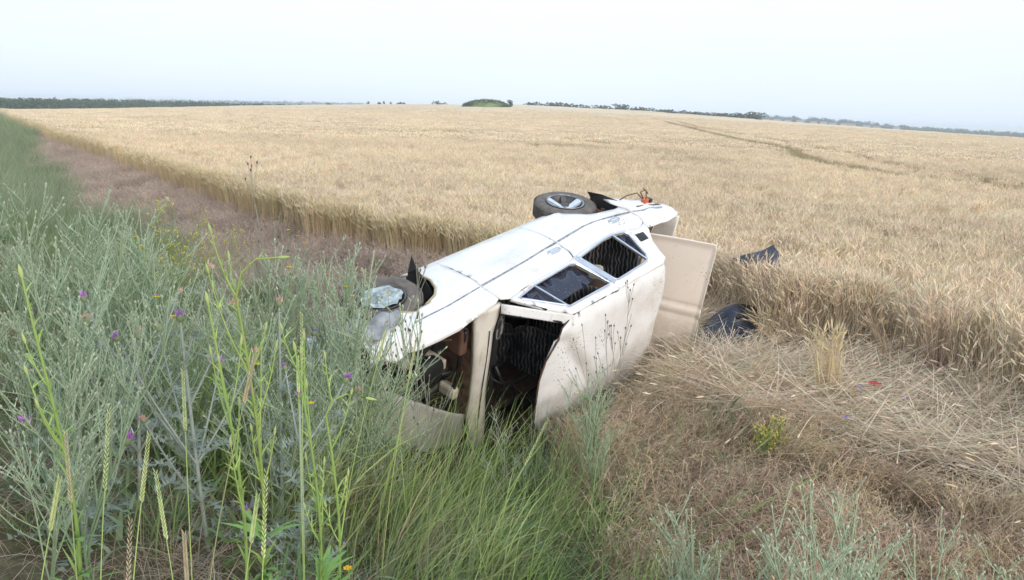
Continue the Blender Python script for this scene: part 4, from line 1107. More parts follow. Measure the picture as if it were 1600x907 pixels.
# left window frame with its two openings
GH = [(1.42, .985), (1.72, .96), (2.22, .94), (2.33, .92), (2.80, .875), (2.95, .87), (3.17, .92), (3.30, .95), (3.41, .925), (3.40, 1.0), (3.30, 1.12), (3.27, 1.21), (3.25, 1.31), (3.16, 1.345), (2.6, 1.345), (1.80, 1.335), (1.62, 1.20), (1.40, 1.0)]
WF = [(1.47, 1.022), (1.72, .988), (2.20, .968), (2.26, .985), (2.41, 1.262), (2.38, 1.275), (1.84, 1.272)]
WR = [(2.36, .955), (2.60, .925), (2.80, .90), (2.93, .90), (3.08, .93), (3.105, .97), (3.07, 1.20), (3.02, 1.25), (2.96, 1.262), (2.52, 1.275), (2.49, 1.255)]
panel(GH, lambda x, z: (x, Ysurf(z) - .006, z), [WF, WR], step=.04, thick=.03, name='window_frame', mat=M_PAINT, parent=car)
def rim_tube(loop, r, name, mat, parent, closed=True, off=.008, mapf=None):
    a = Acc(); mapf = mapf or (lambda x, z: (x, Ysurf(z) + off, z))
    P = densify(loop, .04) if closed else [np.array(p) for p in loop]
    P = [mapf(*p) for p in P]
    if closed: P = P + P[:2]
    tube(a, P, r, (.5, .5, .5), 6); return a.obj(name, mat, parent)
rim_tube(WF, .010, 'window_trim', M_CHROME, car); rim_tube(WR, .010, 'window_trim', M_CHROME, car)
def strut(p, q, w, th, name, mat, parent, mapf=None, off=.0):
    """a flat metal bar between two points of the side surface"""
    a = Acc(); mapf = mapf or (lambda x, z: (x, Ysurf(z) + off, z))
    P, Q_ = np.array(mapf(*p)), np.array(mapf(*q)); d = Q_ - P; d /= np.linalg.norm(d)
    n_ = np.array([0, 1., .35]); n_ /= np.linalg.norm(n_); s = np.cross(d, n_); s /= np.linalg.norm(s); n_ = np.cross(s, d)
    V = [E_ + s * w * i + n_ * th * j for E_ in (P, Q_) for (i, j) in ((-.5, -.5), (.5, -.5), (.5, .5), (-.5, .5))]
    a.add(V, [(0, 1, 2, 3), (7, 6, 5, 4), (0, 4, 5, 1), (1, 5, 6, 2), (2, 6, 7, 3), (3, 7, 4, 0)], None, (.5, .5, .5)); return a.obj(name, mat, parent, False)
strut((2.31, .945), (2.46, 1.285), .055, .02, 'door_pillar', M_CHROME, car, off=.012)
strut((1.70, .99), (1.83, 1.275), .016, .016, 'quarterlight_bar', M_CHROME, car, off=.004)
strut((2.925, .90), (3.03, 1.25), .022, .018, 'quarterlight_bar', M_CHROME, car, off=.004)
pane = lambda lp, off, nm='glass': panel(lp, lambda x, z: (x, Ysurf(z) + off, z), step=.08, thick=.005, name=nm, mat=M_GLASS, parent=car)
pane([(1.485, 1.022), (1.70, .995), (1.825, 1.262), (1.80, 1.25)], -.012)['label'] = 'front quarterlight pane'
pane([(1.72, .995), (2.215, .972), (2.31, 1.17), (1.80, 1.19)], -.016)['label'] = 'front window pane wound half down'
pane([(2.95, .905), (3.075, .935), (3.095, .97), (3.06, 1.2), (3.04, 1.235)], -.012)['label'] = 'rear quarterlight pane'
# grille slots of the rear pillar
a = Acc()
for i in range(6):
    x0 = 3.185 + .018 * i; tube(a, [(x0, Ysurf(1.0) + .004, 1.0), (x0 - .004, Ysurf(1.07) + .004, 1.07)], .006, (.5, .5, .5), 4, True)
o = panel([(3.17, .99), (3.30, 1.0), (3.285, 1.085), (3.155, 1.08)], lambda x, z: (x, Ysurf(z) + .004, z), step=.05, thick=.012, name='pillar_vent', mat=M_BLACK, parent=car)
a.obj('vent_slats', M_STEEL, o)

# waistline trim and door handles
TR = [(.57, .815), (.70, .81), (.90, .808), (1.28, .775)]; TR2 = [(1.31, .772), (1.87, .742), (2.335, .702)]; TR3 = [(2.365, .70), (2.79, .665), (2.95, .67), (3.21, .705), (3.45, .745)]; TR4 = [(3.49, .75), (3.62, .79), (3.72, .80), (3.86, .86)]
for tr in (TR, TR2, TR3, TR4):
    P = densify(tr, .06)
    P = [p for p in P if True][:max(2, int(sum(np.linalg.norm(np.array(tr[i + 1]) - np.array(tr[i])) for i in range(len(tr) - 1)) / .06) + 1)]
    P = []
    for i in range(len(tr) - 1):
        for k in range(6): P.append(np.array(tr[i]) * (1 - k / 6) + np.array(tr[i + 1]) * k / 6)
    P.append(np.array(tr[-1]))
    rim_tube(P, .010, 'waist_trim', M_TRIM, car, False, .004, (fender_map if tr is TR else (lambda x, z: (x, Ysurf(z) + .004, z))))
for (x0, x1, z0, par) in ((2.13, 2.30, .775, fd), (3.08, 3.24, .755, rd)):
    a = Acc(); n_ = 10
    for (dx, dz, dy) in ((0, 0, .004),):
        loop = [(x0 + .02, z0 - .022), (x1 - .02, z0 - .022), (x1, z0 - .005), (x1, z0 + .012), (x1 - .02, z0 + .024), (x0 + .02, z0 + .024), (x0, z0 + .012), (x0, z0 - .005)]
    o = panel(loop, lambda x, z: (x, Ysurf(z) + .010, z), step=.03, thick=.014, name='door_handle', mat=M_CHROME, parent=car); o.parent = par
    a = Acc(); box(a, (x0 + .03, Ysurf(z0) + .016, z0 - .008), (x1 - .03, Ysurf(z0) + .026, z0 + .008)); h = a.obj('handle_flap', M_ALLOY, o, False)

# roof
ROOF = [(1.80, .555), (1.66, .50), (1.62, .42), (1.52, .24), (1.43, .10), (1.44, -.05), (1.46, -.19), (1.49, -.36), (1.58, -.52), (1.75, -.66), (2.21, -.76), (2.57, -.79), (3.0, -.75), (3.21, -.66), (3.29, -.53), (3.35, -.26), (3.36, .04), (3.30, .40), (3.26, .50), (3.18, .565), (2.6, .57)]
def roof_map(x, y):
    e = max(0, abs(y) - .42); z = 1.372 + .022 * (1 - (y / .55) ** 2 if abs(y) < .55 else 0) - .9 * e * e * (2.2 if y > 0 else .6)
    z -= .05 * math.exp(-((x - 1.55) / .16) ** 2) * (1 if y < .4 else .3)            # folded header
    ang = (x - 2.0) * .8 + (y + .05) * .6
    z -= .06 * math.exp(-(ang / .06) ** 2) * math.exp(-((x - 2.05) / .38) ** 2 - ((y - .05) / .4) ** 2)   # crease in the middle
    z += .018 * math.exp(-((ang - .12) / .08) ** 2) * math.exp(-((x - 2.1) / .4) ** 2 - ((y - .05) / .4) ** 2)
    z -= .05 * math.exp(-((x - 1.9) / .4) ** 2 - ((y + .6) / .2) ** 2)
    z += .02 * (float(vnoise(x, y, 3.2, 72)) - .5) + .012 * (float(vnoise(x, y, 8, 73)) - .5) * (1.5 if y < 0 else .5)
    z += .008 * math.sin(x * 9 + y * 7) * max(0, min(1, (.3 - y)))
    z += .03 * (float(vnoise(x, y, 6, 75)) - .5) * math.exp(-((y + .55) / .22) ** 2 - ((x - 1.8) / .5) ** 2) * 2
    z += .02 * math.sin(y * 14 + x * 6) * math.exp(-((y + .7) / .12) ** 2)
    if x > 3.05: z -= (x - 3.05) ** 2 * .9
    return (x, y, z)
panel(ROOF, roof_map, step=.04, thick=.014, name='roof', mat=M_PAINT, parent=car)['label'] = 'dented roof folded at the windscreen edge'
panel([(1.85, .50), (1.7, .2), (1.7, -.5), (3.1, -.6), (3.2, 0), (3.1, .5)], lambda x, y: (x, y, 1.325), step=.15, thick=.01, name='headliner', mat=M_DARK, parent=car)
# header edge, pillars, scuttle
def tube_part(name, pts, r, mat, sides=6, parent=None):
    a = Acc(); tube(a, pts, r, (.5, .5, .5), sides, True); return a.obj(name, mat, parent or car)
hd = [roof_map(x, y) for (x, y) in [(1.80, .55), (1.66, .50), (1.62, .42), (1.52, .24), (1.43, .10), (1.44, -.05), (1.46, -.19), (1.49, -.36), (1.58, -.52), (1.72, -.64)]]
tube_part('windscreen_header', hd, .008, M_RUST)
panel([(0, 0), (1, 0), (1, 1), (0, 1)], lambda u, v_: tuple(np.array([1.345, .665, .955]) * (1 - u) + np.array([1.80, .565, 1.345]) * u + np.array([-.012, -.075, .02]) * v_), step=.25, thick=.03, name='windscreen_pillar', mat=M_PAINT, parent=car)
tube_part('windscreen_seal', [(1.40, .60, .95), (1.70, .52, 1.31)], .010, M_BLACK)
tube_part('windscreen_pillar', [(1.32, -.72, .90), (1.42, -.76, 1.08), (1.6, -.72, 1.24)], .02, M_RUST)
SCU = [(1.12, .56), (1.12, .50), (1.145, .08), (1.15, -.22), (1.135, -.40), (1.17, -.60), (1.21, -.76), (1.34, -.76), (1.31, -.50), (1.29, -.20), (1.28, .14), (1.29, .40), (1.34, .56), (1.36, .66), (1.16, .66)]
def scu_map(x, y):
    c = 1.14 + .01 * math.sin(y * 5); return (x, y, .895 + .035 * min(1, max(0, (x - c) / .1)) + .012 * math.sin(y * 9) * .5)
sc_ = panel(SCU, scu_map, step=.04, thick=.05, name='scuttle_panel', mat=M_PAINT2, parent=car)
tube_part('scuttle_seam', [scu_map(1.235 + .01 * math.sin(y * 4), y)[:2] + (.957,) for y in np.linspace(.45, -.62, 9)], .005, M_STEEL, parent=sc_)
tube_part('wiper', [(1.30, -.02, .955), (1.34, -.06, 1.02), (1.40, -.10, 1.05), (1.42, -.22, 1.05)], .007, M_BLACK)
tube_part('windscreen_seal', [(1.36, .56, .955)] + [(x, y, .955) for x, y in [(1.31, .40), (1.30, .14), (1.31, -.20), (1.32, -.50), (1.345, -.70)]], .009, M_BLACK)

# arch linings
def arch_liner(pts, y0, y1, name, flap=None):
    a = Acc(); n_ = len(pts)
    V = [(x, Ysurf(z) - .008 if y0 is None else y0, z) for x, z in pts] + [(x, y1, z) for x, z in pts]
    a.add(V, [(i, i + 1, n_ + i + 1, n_ + i) for i in range(n_ - 1)], None, (.5, .5, .5))
    return a.obj(name, M_DARK, car)
arch_liner([(1.045, .20), (1.04, .48), (.985, .60), (.905, .67), (.78, .715), (.64, .73), (.50, .70), (.3, .6), (.22, .45)], None, .30, 'wheel_arch')
arch_liner([(2.80, .22), (2.885, .38), (2.96, .46), (3.03, .55), (3.12, .59), (3.25, .62), (3.36, .64), (3.45, .61), (3.46, .5), (3.50, .38)], None, .30, 'wheel_arch')
for (x, z, k) in ((1.02, .38, 1), (3.47, .40, -1)):
    a = Acc(); V = [(x, .73, z - .14), (x + .015, .745, z + .05), (x - .10 * k, .765, z + .24), (x - .02 * k, .80 + .03 * (k > 0), z - .02), (x + .05 * k, .80 + .06 * (k > 0), z - .16), (x - .04 * k, .50, z + .05), (x, .50, z - .14)]
    a.add(V, [(0, 1, 3, 4), (6, 5, 1, 0)], [(1, 2, 3), (5, 2, 1)], (.5, .5, .5)); a.obj('mud_flap', M_DARK, car, False)
rim_tube([(1.035, .30), (1.03, .48), (.975, .595), (.90, .665), (.78, .71), (.64, .727), (.54, .68)], .010, 'arch_lip', simple_mat('stained_lip', (.45, .37, .22), .7, noise=.2), car, False, .004)
tube_part('loose_trim_strip', [(.575, .775, .815), (.60, .86, .80), (.635, .955, .78)], .008, M_STEEL)

# wheels
def wheel(c, axis, R_, wd, kind, label):
    """a wheel: parts are children of one wheel mesh (the tyre)"""
    axis = np.array(axis, float); axis /= np.linalg.norm(axis)
    T = Acc(); h = wd / 2
    prof = [(R_ * .58, -h * .8), (R_ * .64, -h), (R_ * .86, -h * 1.03), (R_ * .96, -h * .84), (R_, -h * .6), (R_ * 1.002, 0), (R_, h * .6), (R_ * .96, h * .84), (R_ * .90, h), (R_ * .80, h * 1.06), (R_ * .66, h * .98), (R_ * .60, h * .86), (R_ * .585, h * .6)]
    def df(r, hh, th):
        if kind == 'front' and hh > 0: return r * (1 + .012 * math.sin(th * 3)), hh + .014 * math.sin(th * 2 + 1) * (r / R_ > .6)
        return r, hh
    lathe(T, prof, c, axis, 56, deform=df)
    ref = np.array([0, 0, 1.]); a_ = np.cross(axis, ref); a_ /= np.linalg.norm(a_); b_ = np.cross(axis, a_)
    # tread grooves and shoulder blocks
    hub = empty('wheel'); hub.parent = car; hub['label'] = label
    t_ = T.obj('tyre', M_RUBBER, hub)
    G_ = Acc(); n_ = 60
    for k in range(n_):
        th = 2 * PI * k / n_; d = math.cos(th) * a_ + math.sin(th) * b_; tn = -math.sin(th) * a_ + math.cos(th) * b_
        for lo, hi in ((-.78, -.22), (-.16, .16), (.22, .78)):
            q0, q1 = c + axis * h * lo, c + axis * h * hi; wv_ = R_ * PI / n_ * .68
            sk = tn * .008
            V = [q0 + d * (R_ * .99) - tn * wv_ - sk, q1 + d * (R_ * .99) - tn * wv_ + sk, q1 + d * (R_ * .99) + tn * wv_ + sk, q0 + d * (R_ * .99) + tn * wv_ - sk,
                 q0 + d * (R_ * 1.018) - tn * wv_ * .9 - sk, q1 + d * (R_ * 1.018) - tn * wv_ * .9 + sk, q1 + d * (R_ * 1.018) + tn * wv_ * .9 + sk, q0 + d * (R_ * 1.018) + tn * wv_ * .9 - sk]
            G_.add(V, [(4, 5, 6, 7), (0, 1, 5, 4), (1, 2, 6, 5), (2, 3, 7, 6), (3, 0, 4, 7)], None, (.5, .5, .5))
    o = G_.obj('tread', M_RUBBER, hub, False); o['kind'] = 'stuff'
    Rm = Acc(); lathe(Rm, [(R_ * .60, h * .92), (R_ * .62, h * 1.0), (R_ * .585, h * 1.02), (R_ * .55, h * .8), (R_ * .50, h * .35), (R_ * .3, h * .25), (.001, h * .25)], c, axis, 40)
    Rm.obj('rim', M_STEEL, hub)
    if kind == 'rear':
        Rg = Acc(); lathe(Rg, [(R_ * .60, h * 1.0), (R_ * .63, h * 1.06), (R_ * .60, h * 1.10), (R_ * .565, h * 1.0)], c, axis, 40); Rg.obj('rim_ring', M_TRIM, hub)
        for (r0, t0, r1, t1, w0, w1) in ((.22, 3.6, .57, 1.95, .020, .036), (.24, 4.1, .57, 5.95, .024, .046), (.20, .8, .55, .75, .03, .03)):
            p0 = (math.cos(t0) * a_ + math.sin(t0) * b_) * R_ * r0; p1 = (math.cos(t1) * a_ + math.sin(t1) * b_) * R_ * r1; d = p1 - p0; d /= np.linalg.norm(d); tn = np.cross(axis, d); S = Acc()
            V = [c + p_ + tn * w_ * s_ + axis * hh_ for (p_, w_, ht) in ((p0, w0, .55), (p1, w1, 1.0)) for (s_, hh_) in ((-1, h * (ht - .3)), (1, h * (ht - .3)), (.8, h * ht), (-.8, h * ht))]
            S.add(V, [(0, 1, 2, 3), (7, 6, 5, 4), (0, 4, 5, 1), (1, 5, 6, 2), (2, 6, 7, 3), (3, 7, 4, 0)], None, (.5, .5, .5)); S.obj('spoke', M_ALLOY if r0 > .21 else M_STEEL, hub, False)
        Hb = Acc(); lathe(Hb, [(.055, h * .3), (.052, h * .62), (.035, h * .75), (.001, h * .76)], c, axis, 20); Hb.obj('hub_cap', M_STEEL, hub)
    else:
        Cv = Acc(); rg = np.random.default_rng(5); n1, n2_ = 7, 26
        V = []
        for i in range(n1):
            for k in range(n2_):
                th = 2 * PI * k / n2_; r_ = R_ * .52 * (i / (n1 - 1)) * (1 + (.06 * rg.normal() if i == n1 - 1 else 0))
                V.append(c + (math.cos(th) * a_ + math.sin(th) * b_) * r_ + axis * (h * 1.0 + rg.normal(0, .006) - (.045 if (1 < i < 4 and 8 < k < 15) else 0)))
        Q = [[i * n2_ + k, i * n2_ + (k + 1) % n2_, (i + 1) * n2_ + (k + 1) % n2_, (i + 1) * n2_ + k] for i in range(n1 - 1) for k in range(n2_)]
        Cv.add(np.array(V), Q, None, (.5, .5, .5)); Cv.obj('wheel_cover', M_AQUA, hub, False)
    return hub
wheel(np.array([3.17, .645, .175]), (.02, 1, -.06), .303, .165, 'rear', 'rear wheel with silver spokes pointing up')
wheel(np.array([.615, .66, .41]), (-.10, 1, -.10), .303, .175, 'front', 'front wheel with a cracked pale green cover')
wheel(np.array([3.17, -.62, .175]), (0, -1, 0), .30, .165, 'rear', 'rear wheel on the lower side')
wheel(np.array([.66, -.60, .34]), (0, -1, 0), .30, .165, 'rear', 'front wheel on the lower side')
tube_part('rear_axle', [(3.17, .58, .175), (3.17, .1, .17), (3.17, -.58, .175)], [.04, .05, .04], M_STEEL, 10)
tube_part('front_axle', [(.63, .58, .38), (.70, .1, .24), (.68, -.55, .32)], .03, M_STEEL, 8)
tube_part('exhaust_pipe', [(1.0, -.2, .17), (2.0, -.25, .14), (2.9, -.3, .14), (3.3, -.4, .2), (3.95, -.42, .25)], .024, M_RUST, 8)

# under floor, inner bulkheads, far side
M_UNDER = simple_mat('underseal', (.05, .045, .04), .9, noise=.3, scale=6, bump=.4)
def slab(name, pts4, mat, th=.015, parent=None):
    a, b_, c_, d_ = [np.array(p, float) for p in pts4]
    return panel([(0, 0), (1, 0), (1, 1), (0, 1)], lambda u, v_: tuple((a * (1 - u) + b_ * u) * (1 - v_) + (d_ * (1 - u) + c_ * u) * v_), step=.2, thick=th, name=name, mat=mat, parent=parent or car)
slab('floor_pan', [(1.05, -.66, .19), (3.0, -.66, .22), (3.0, .55, .24), (1.05, .55, .22)], M_UNDER)
slab('boot_floor', [(3.45, -.70, .38), (3.92, -.70, .62), (3.92, .62, .80), (3.45, .68, .42)], M_RUST)
slab('tail_panel', [(3.95, -.72, .50), (3.97, .66, .82), (4.0, .66, 1.0), (3.97, -.72, .95)], M_PAINT2, .02)
slab('bulkhead', [(1.16, -.70, .2), (1.16, .70, .2), (1.16, .66, .90), (1.16, -.70, .88)], M_RUST, .02)
slab('rear_bulkhead', [(3.40, -.68, .2), (3.40, .70, .2), (3.40, .62, .96), (3.40, -.68, .96)], M_BROWN, .02)
for nm, pl in (('front_wing', [(.3, .62), (1.0, .62), (1.1, .3), (1.28, .3), (1.28, .84), (.4, .80)]), ('front_door', [(1.29, .2), (2.33, .2), (2.34, .92), (1.29, .92)]), ('rear_door', [(2.345, .2), (2.8, .2), (3.0, .5), (3.4, .6), (3.42, .92), (2.345, .92)]), ('rear_wing', [(3.43, .45), (3.9, .7), (3.95, .95), (3.43, .95)])):
    o = panel(pl, lambda x, z: (x, -Ysurf(z) + .02, z), step=.1, name=nm, mat=M_UNDER, parent=car); o['label'] = 'lower side ' + nm.replace('_', ' ')
slab('inner_wing', [(.15, .52, .30), (1.14, .54, .30), (1.14, .54, .86), (.15, .56, .86)], M_RUST, .012)
slab('rear_deck', [(3.26, -.6, .96), (3.26, .6, .96), (3.42, .66, .97), (3.42, -.66, .95)], M_INNER, .02)
panel([(0, 0), (1, 0), (1, 1), (0, 1)], lambda u, v_: tuple(np.array([3.40, -.70, .94]) * (1 - u) + np.array([3.22, -.64, 1.34]) * u + np.array([-.12, 0, 0]) * v_), step=.25, thick=.03, name='rear_pillar', mat=M_PAINT2, parent=car)
# boot lid standing open
def lid_map(u, v_):
    P = (np.array([3.50, .62, .95]) * (1 - u) + np.array([3.85, .62, 1.53]) * u) * (1 - v_) + (np.array([3.42, -.64, .99]) * (1 - u) + np.array([3.79, -.71, 1.57]) * u) * v_
    n_ = np.array([.85, 0, -.5])
    k = .012 * math.exp(-((v_ - .53) / .012) ** 2) + .012 * math.exp(-((v_ - .62) / .012) ** 2) - .010 * (.545 < v_ < .605)
    edge = min(u + .3, 1 - u, v_, 1 - v_); k -= .02 * max(0, .05 - edge) / .05
    k += .01 * math.sin(u * 3 + v_ * 4)
    return tuple(P + n_ * k)
lid = panel([(0, 0), (.97, .0), (1, .03), (1, .96), (.98, 1), (0, 1)], lid_map, step=.02, thick=.012, name='boot_lid', mat=M_LID, parent=car); lid['label'] = 'beige boot lid standing open'
e_ = Acc(); pts = [np.array(lid_map(u, v_)) + [.012, 0, -.008] for u, v_ in [(.2, .01), (.97, .01), (.99, .04), (.99, .95), (.97, .99), (.2, .99)]]
tube(e_, pts, .008, (.5, .5, .5), 5); e_.obj('lid_flange', M_LID, lid)
slab('boot_hinge', [(3.40, -.66, 1.03), (3.62, -.66, 1.42), (3.60, -.735, 1.48), (3.38, -.735, 1.10)], simple_mat('greenish_grey', (.20, .23, .21), .7, noise=.3), .04)

# tail: loose lamp with wires
a = Acc(); box(a, (3.72, .765, .69), (3.79, .81, .74)); lamp = a.obj('rear_lamp', M_ORANGE, car, False); lamp['label'] = 'orange lamp torn loose at the tail'
a = Acc(); box(a, (3.795, .768, .695), (3.84, .80, .75)); a.obj('lamp_socket', M_BLACK, lamp, False)
for i, pts in enumerate([[(3.75, .80, .70), (3.73, .87, .66), (3.75, .90, .70), (3.78, .86, .72)], [(3.74, .80, .70), (3.70, .86, .64), (3.62, .83, .58), (3.55, .79, .55)], [(3.76, .81, .72), (3.77, .88, .70), (3.74, .91, .68)]]):
    tube_part('wire', pts, .006, M_RUST if i != 1 else M_BROWN, 5, lamp)
rim_tube([(3.60, .72), (3.72, .745), (3.86, .80), (3.93, .88)], .006, 'torn_seam', M_BLACK, car, False, .004)
tube_part('rear_bumper', [(4.02, .68, .84), (4.04, .3, .76), (4.05, -.3, .66), (4.02, -.68, .56)], .035, M_CHROME, 8)

# seats in zebra covers
def pad(name, c, size, rot, parent, mat=M_ZEBRA, nx=14, p=3.2, bulge=0):
    """an upholstered pad: superellipsoid"""
    a = Acc(); th = np.linspace(-PI / 2, PI / 2, nx); ph = np.linspace(0, 2 * PI, nx * 2, endpoint=False)
    sg = lambda v_, e: np.sign(v_) * np.abs(v_) ** e
    T_, P_ = np.meshgrid(th, ph, indexing='ij'); e = 2 / p
    X_ = sg(np.cos(T_), e) * sg(np.cos(P_), e) * size[0] / 2; Y_ = sg(np.cos(T_), e) * sg(np.sin(P_), e) * size[1] / 2; Z_ = sg(np.sin(T_), e) * size[2] / 2
    X_ = X_ + .012 * np.sin(Y_ * 40) * np.cos(Z_ * 18) + .008 * np.sin(Z_ * 47)
    V = np.stack([X_, Y_, Z_], 2).reshape(-1, 3); Rm = np.array(Matrix.Rotation(rot, 3, 'Y')); V = V @ Rm.T + np.array(c)
    a.add(V, grid_quads(nx, nx * 2, True), None, (.5, .5, .5)); return a.obj(name, mat, parent)
for y, nm in ((.34, 'upper front seat'), (-.36, 'lower front seat')):
    s = empty('front_seat'); s.parent = car; s['label'] = nm + ' in a zebra patterned cover'
    pad('cushion', (1.98, y, .40), (.50, .50, .16), -.12, s); pad('backrest', (2.27, y, .74), (.16, .50, .60), .30, s); pad('headrest', (2.40, y, 1.10), (.12, .30, .20), .30, s)
s = empty('rear_seat'); s.parent = car; s['label'] = 'rear bench in a zebra patterned cover'
pad('cushion', (2.88, 0, .42), (.46, 1.26, .18), -.1, s); pad('backrest', (3.20, 0, .76), (.20, 1.28, .64), .32, s)
slab('inner_pillar_board', [(2.40, .44, .55), (2.70, .44, .50), (2.80, .34, 1.28), (2.46, .34, 1.28)], M_BROWN, .02)
pad('head_pillow', (2.62, .50, .98), (.16, .10, .12), .3, car, M_INNER)
# dashboard, wheel, column, loose hoses
a = Acc(); box(a, (1.26, -.66, .62), (1.44, .66, .90)); a.obj('dashboard', M_DARK, car, False)
pad('parcel_shelf_cover', (1.44, .40, .80), (.14, .40, .22), .2, car); pad('dashboard_cover', (1.42, .52, .62), (.12, .16, .5), .1, car)
def torus(name, c, ax, R_, r, mat, parent):
    ax = np.array(ax, float); ax /= np.linalg.norm(ax); ref = np.array([0, 1., 0]); a_ = np.cross(ax, ref); a_ /= np.linalg.norm(a_); b_ = np.cross(ax, a_); A = Acc()
    tube(A, [np.array(c) + R_ * (math.cos(k) * a_ + math.sin(k) * b_) for k in np.linspace(0, 2 * PI, 33)], r, (.5, .5, .5), 8); return A.obj(name, mat, parent)
sw = torus('steering_wheel', (1.66, .34, .78), (-.85, 0, .5), .19, .013, M_BLACK, car)
tube_part('spoke', [(1.66 + .09, .34 - .0, .78 + .15), (1.64, .34, .77), (1.57, .34, .63)], .010, M_BLACK, 6, sw); tube_part('steering_column', [(1.66, .34, .77), (1.40, .34, .66), (1.22, .34, .5)], .025, M_BLACK, 8)
torus('hose_loop', (1.62, -.42, .92), (-.5, .15, .8), .085, .012, M_BLACK, car)
tube_part('torn_strip', [(1.40, .02, .93), (1.46, -.16, .98), (1.62, -.22, 1.0), (1.80, -.25, .98)], .018, M_BLACK, 6)
slab('door_card', [(1.6, -.66, .3), (2.6, -.70, .3), (2.6, -.66, .85), (1.6, -.62, .85)], M_BROWN, .02)
# engine bay
eng = empty('engine'); eng.parent = car
def rbox(name, lo, hi, mat, parent, bev=.015):
    a = Acc(); box(a, lo, hi); o = a.obj(name, mat, parent, False); md = o.modifiers.new('round', 'BEVEL'); md.width = bev; md.segments = 2; return o
rbox('engine_block', (.42, -.16, .26), (.98, .16, .60), M_STEEL, eng); rbox('cylinder_head', (.46, -.12, .60), (.95, .10, .70), M_RUST, eng); rbox('valve_cover', (.50, -.09, .70), (.92, .07, .77), M_STEEL, eng, .03)
a = Acc(); lathe(a, [(.001, -.04), (.13, -.04), (.145, -.02), (.145, .03), (.12, .05), (.03, .06), (.001, .06)], (.74, .20, .80), (0, 0, 1), 28); a.obj('air_filter', M_BLACK, eng)
a = Acc(); lathe(a, [(.001, -.02), (.07, -.02), (.07, .02), (.02, .03)], (.36, .02, .52), (1, 0, 0), 20); a.obj('pulley', M_RUST, eng)
rbox('battery', (.92, .24, .45), (1.10, .46, .68), M_BLACK, car); rbox('washer_bottle', (1.06, -.26, .62), (1.14, -.14, .80), simple_mat('yellowed_plastic', (.62, .57, .46), .5, noise=.15), car, .03)
rbox('heater_box', (1.05, .22, .66), (1.14, .46, .84), M_BROWN, car, .02); rbox('radiator', (.20, -.30, .28), (.27, .28, .74), M_BLACK, car, .01)
hs = [((.30, .10, .72), (.45, .22, .80), (.62, .30, .74), (.75, .38, .60), .022, M_BLACK), ((.26, -.2, .60), (.45, -.30, .66), (.75, -.33, .62), (1.05, -.36, .70), .02, M_BLACK), ((.85, .10, .78), (.98, .15, .86), (1.08, .05, .80), (1.10, -.12, .66), .016, M_BLACK),
      ((.45, .34, .60), (.60, .42, .72), (.80, .44, .70), (.98, .40, .80), .010, M_RUST), ((1.0, -.05, .84), (.90, -.12, .88), (.92, -.28, .84), (1.02, -.34, .70), .006, M_GREY), ((.5, -.05, .8), (.6, -.2, .84), (.8, -.18, .82), (.95, -.3, .84), .008, M_STEEL),
      ((.35, .28, .55), (.42, .36, .70), (.40, .30, .80), (.50, .20, .84), .014, M_RUST), ((1.09, .46, .84), (1.10, .2, .80), (1.09, -.1, .78), (1.10, -.42, .74), .018, M_BLACK), ((.6, .3, .5), (.66, .36, .66), (.72, .30, .78), (.84, .26, .80), .030, M_STEEL)]
for h_ in hs: 
    P = [np.array(p) for p in h_[:4]]; us = np.linspace(0, 1, 14)
    tube_part('engine_hose', [(1 - u) ** 3 * P[0] + 3 * u * (1 - u) ** 2 * P[1] + 3 * u * u * (1 - u) * P[2] + u ** 3 * P[3] for u in us], h_[4], h_[5], 8)
rg = np.random.default_rng(11)
for i in range(16):
    x, y = rg.uniform(.3, 1.05), rg.uniform(-.35, .46); s = rg.uniform(.03, .08)
    o = rbox('engine_fitting', (x, y, .58 + rg.uniform(-.1, .12)), (x + s, y + s * rg.uniform(.6, 1.6), .74 + rg.uniform(-.04, .08)), [M_RUST, M_STEEL, M_BLACK, M_INNER][i % 4], car, .008)
# buckled lower front: hood remains and right wing folded up
BK = [(1.19, -.42), (.98, -.28), (.77, -.12), (.49, .12), (.32, .28), (.18, .36), (.06, .30), (.10, .05), (.28, -.18), (.55, -.42), (.85, -.66), (1.20, -.74)]
panel(BK, lambda x, y: (x, y, .865 - .05 * (1 - min(1, abs((y + .7 * (x - .77) + .12 + .0) / .1))) * 0 - .10 * max(0, -(y + .80 * (x - .30) - .26)) + .012 * math.sin(x * 17 + y * 9)), step=.04, thick=.014, name='buckled_wing_top', mat=simple_mat('faded_grey_paint', (.46, .44, .40), .6, .0, noise=.1, scale=6, bump=.3), parent=car)
slab('front_valance', [(.06, -.66, .3), (.08, .60, .35), (.06, .62, .80), (.08, .0, .80)], M_PAINT2, .015)
# crumpled corner and bumper stump
panel([(.02, .58), (.20, .60), (.36, .63), (.52, .655), (.50, .74), (.34, .80), (.20, .84), (.08, .80)], lambda x, z: (x, Ysurf(z) + .035 + .018 * math.sin(x * 31 + z * 13) + .012 * math.sin(z * 47), z), step=.03, thick=.008, name='crumpled_corner', mat=M_GREY, parent=car)
for i, (lp, off) in enumerate([([(-.02, .42), (.10, .44), (.13, .60), (.02, .66)], -.04), ([(-.10, .38), (-.02, .40), (.0, .62), (-.06, .60)], -.10)]):
    panel(lp, lambda x, z, off=off: (x - .02, Ysurf(z) + off + .02 * math.sin(x * 40 + z * 22), z), step=.03, thick=.01, name='bumper_end', mat=M_GREY if i == 0 else M_CHROME, parent=car)

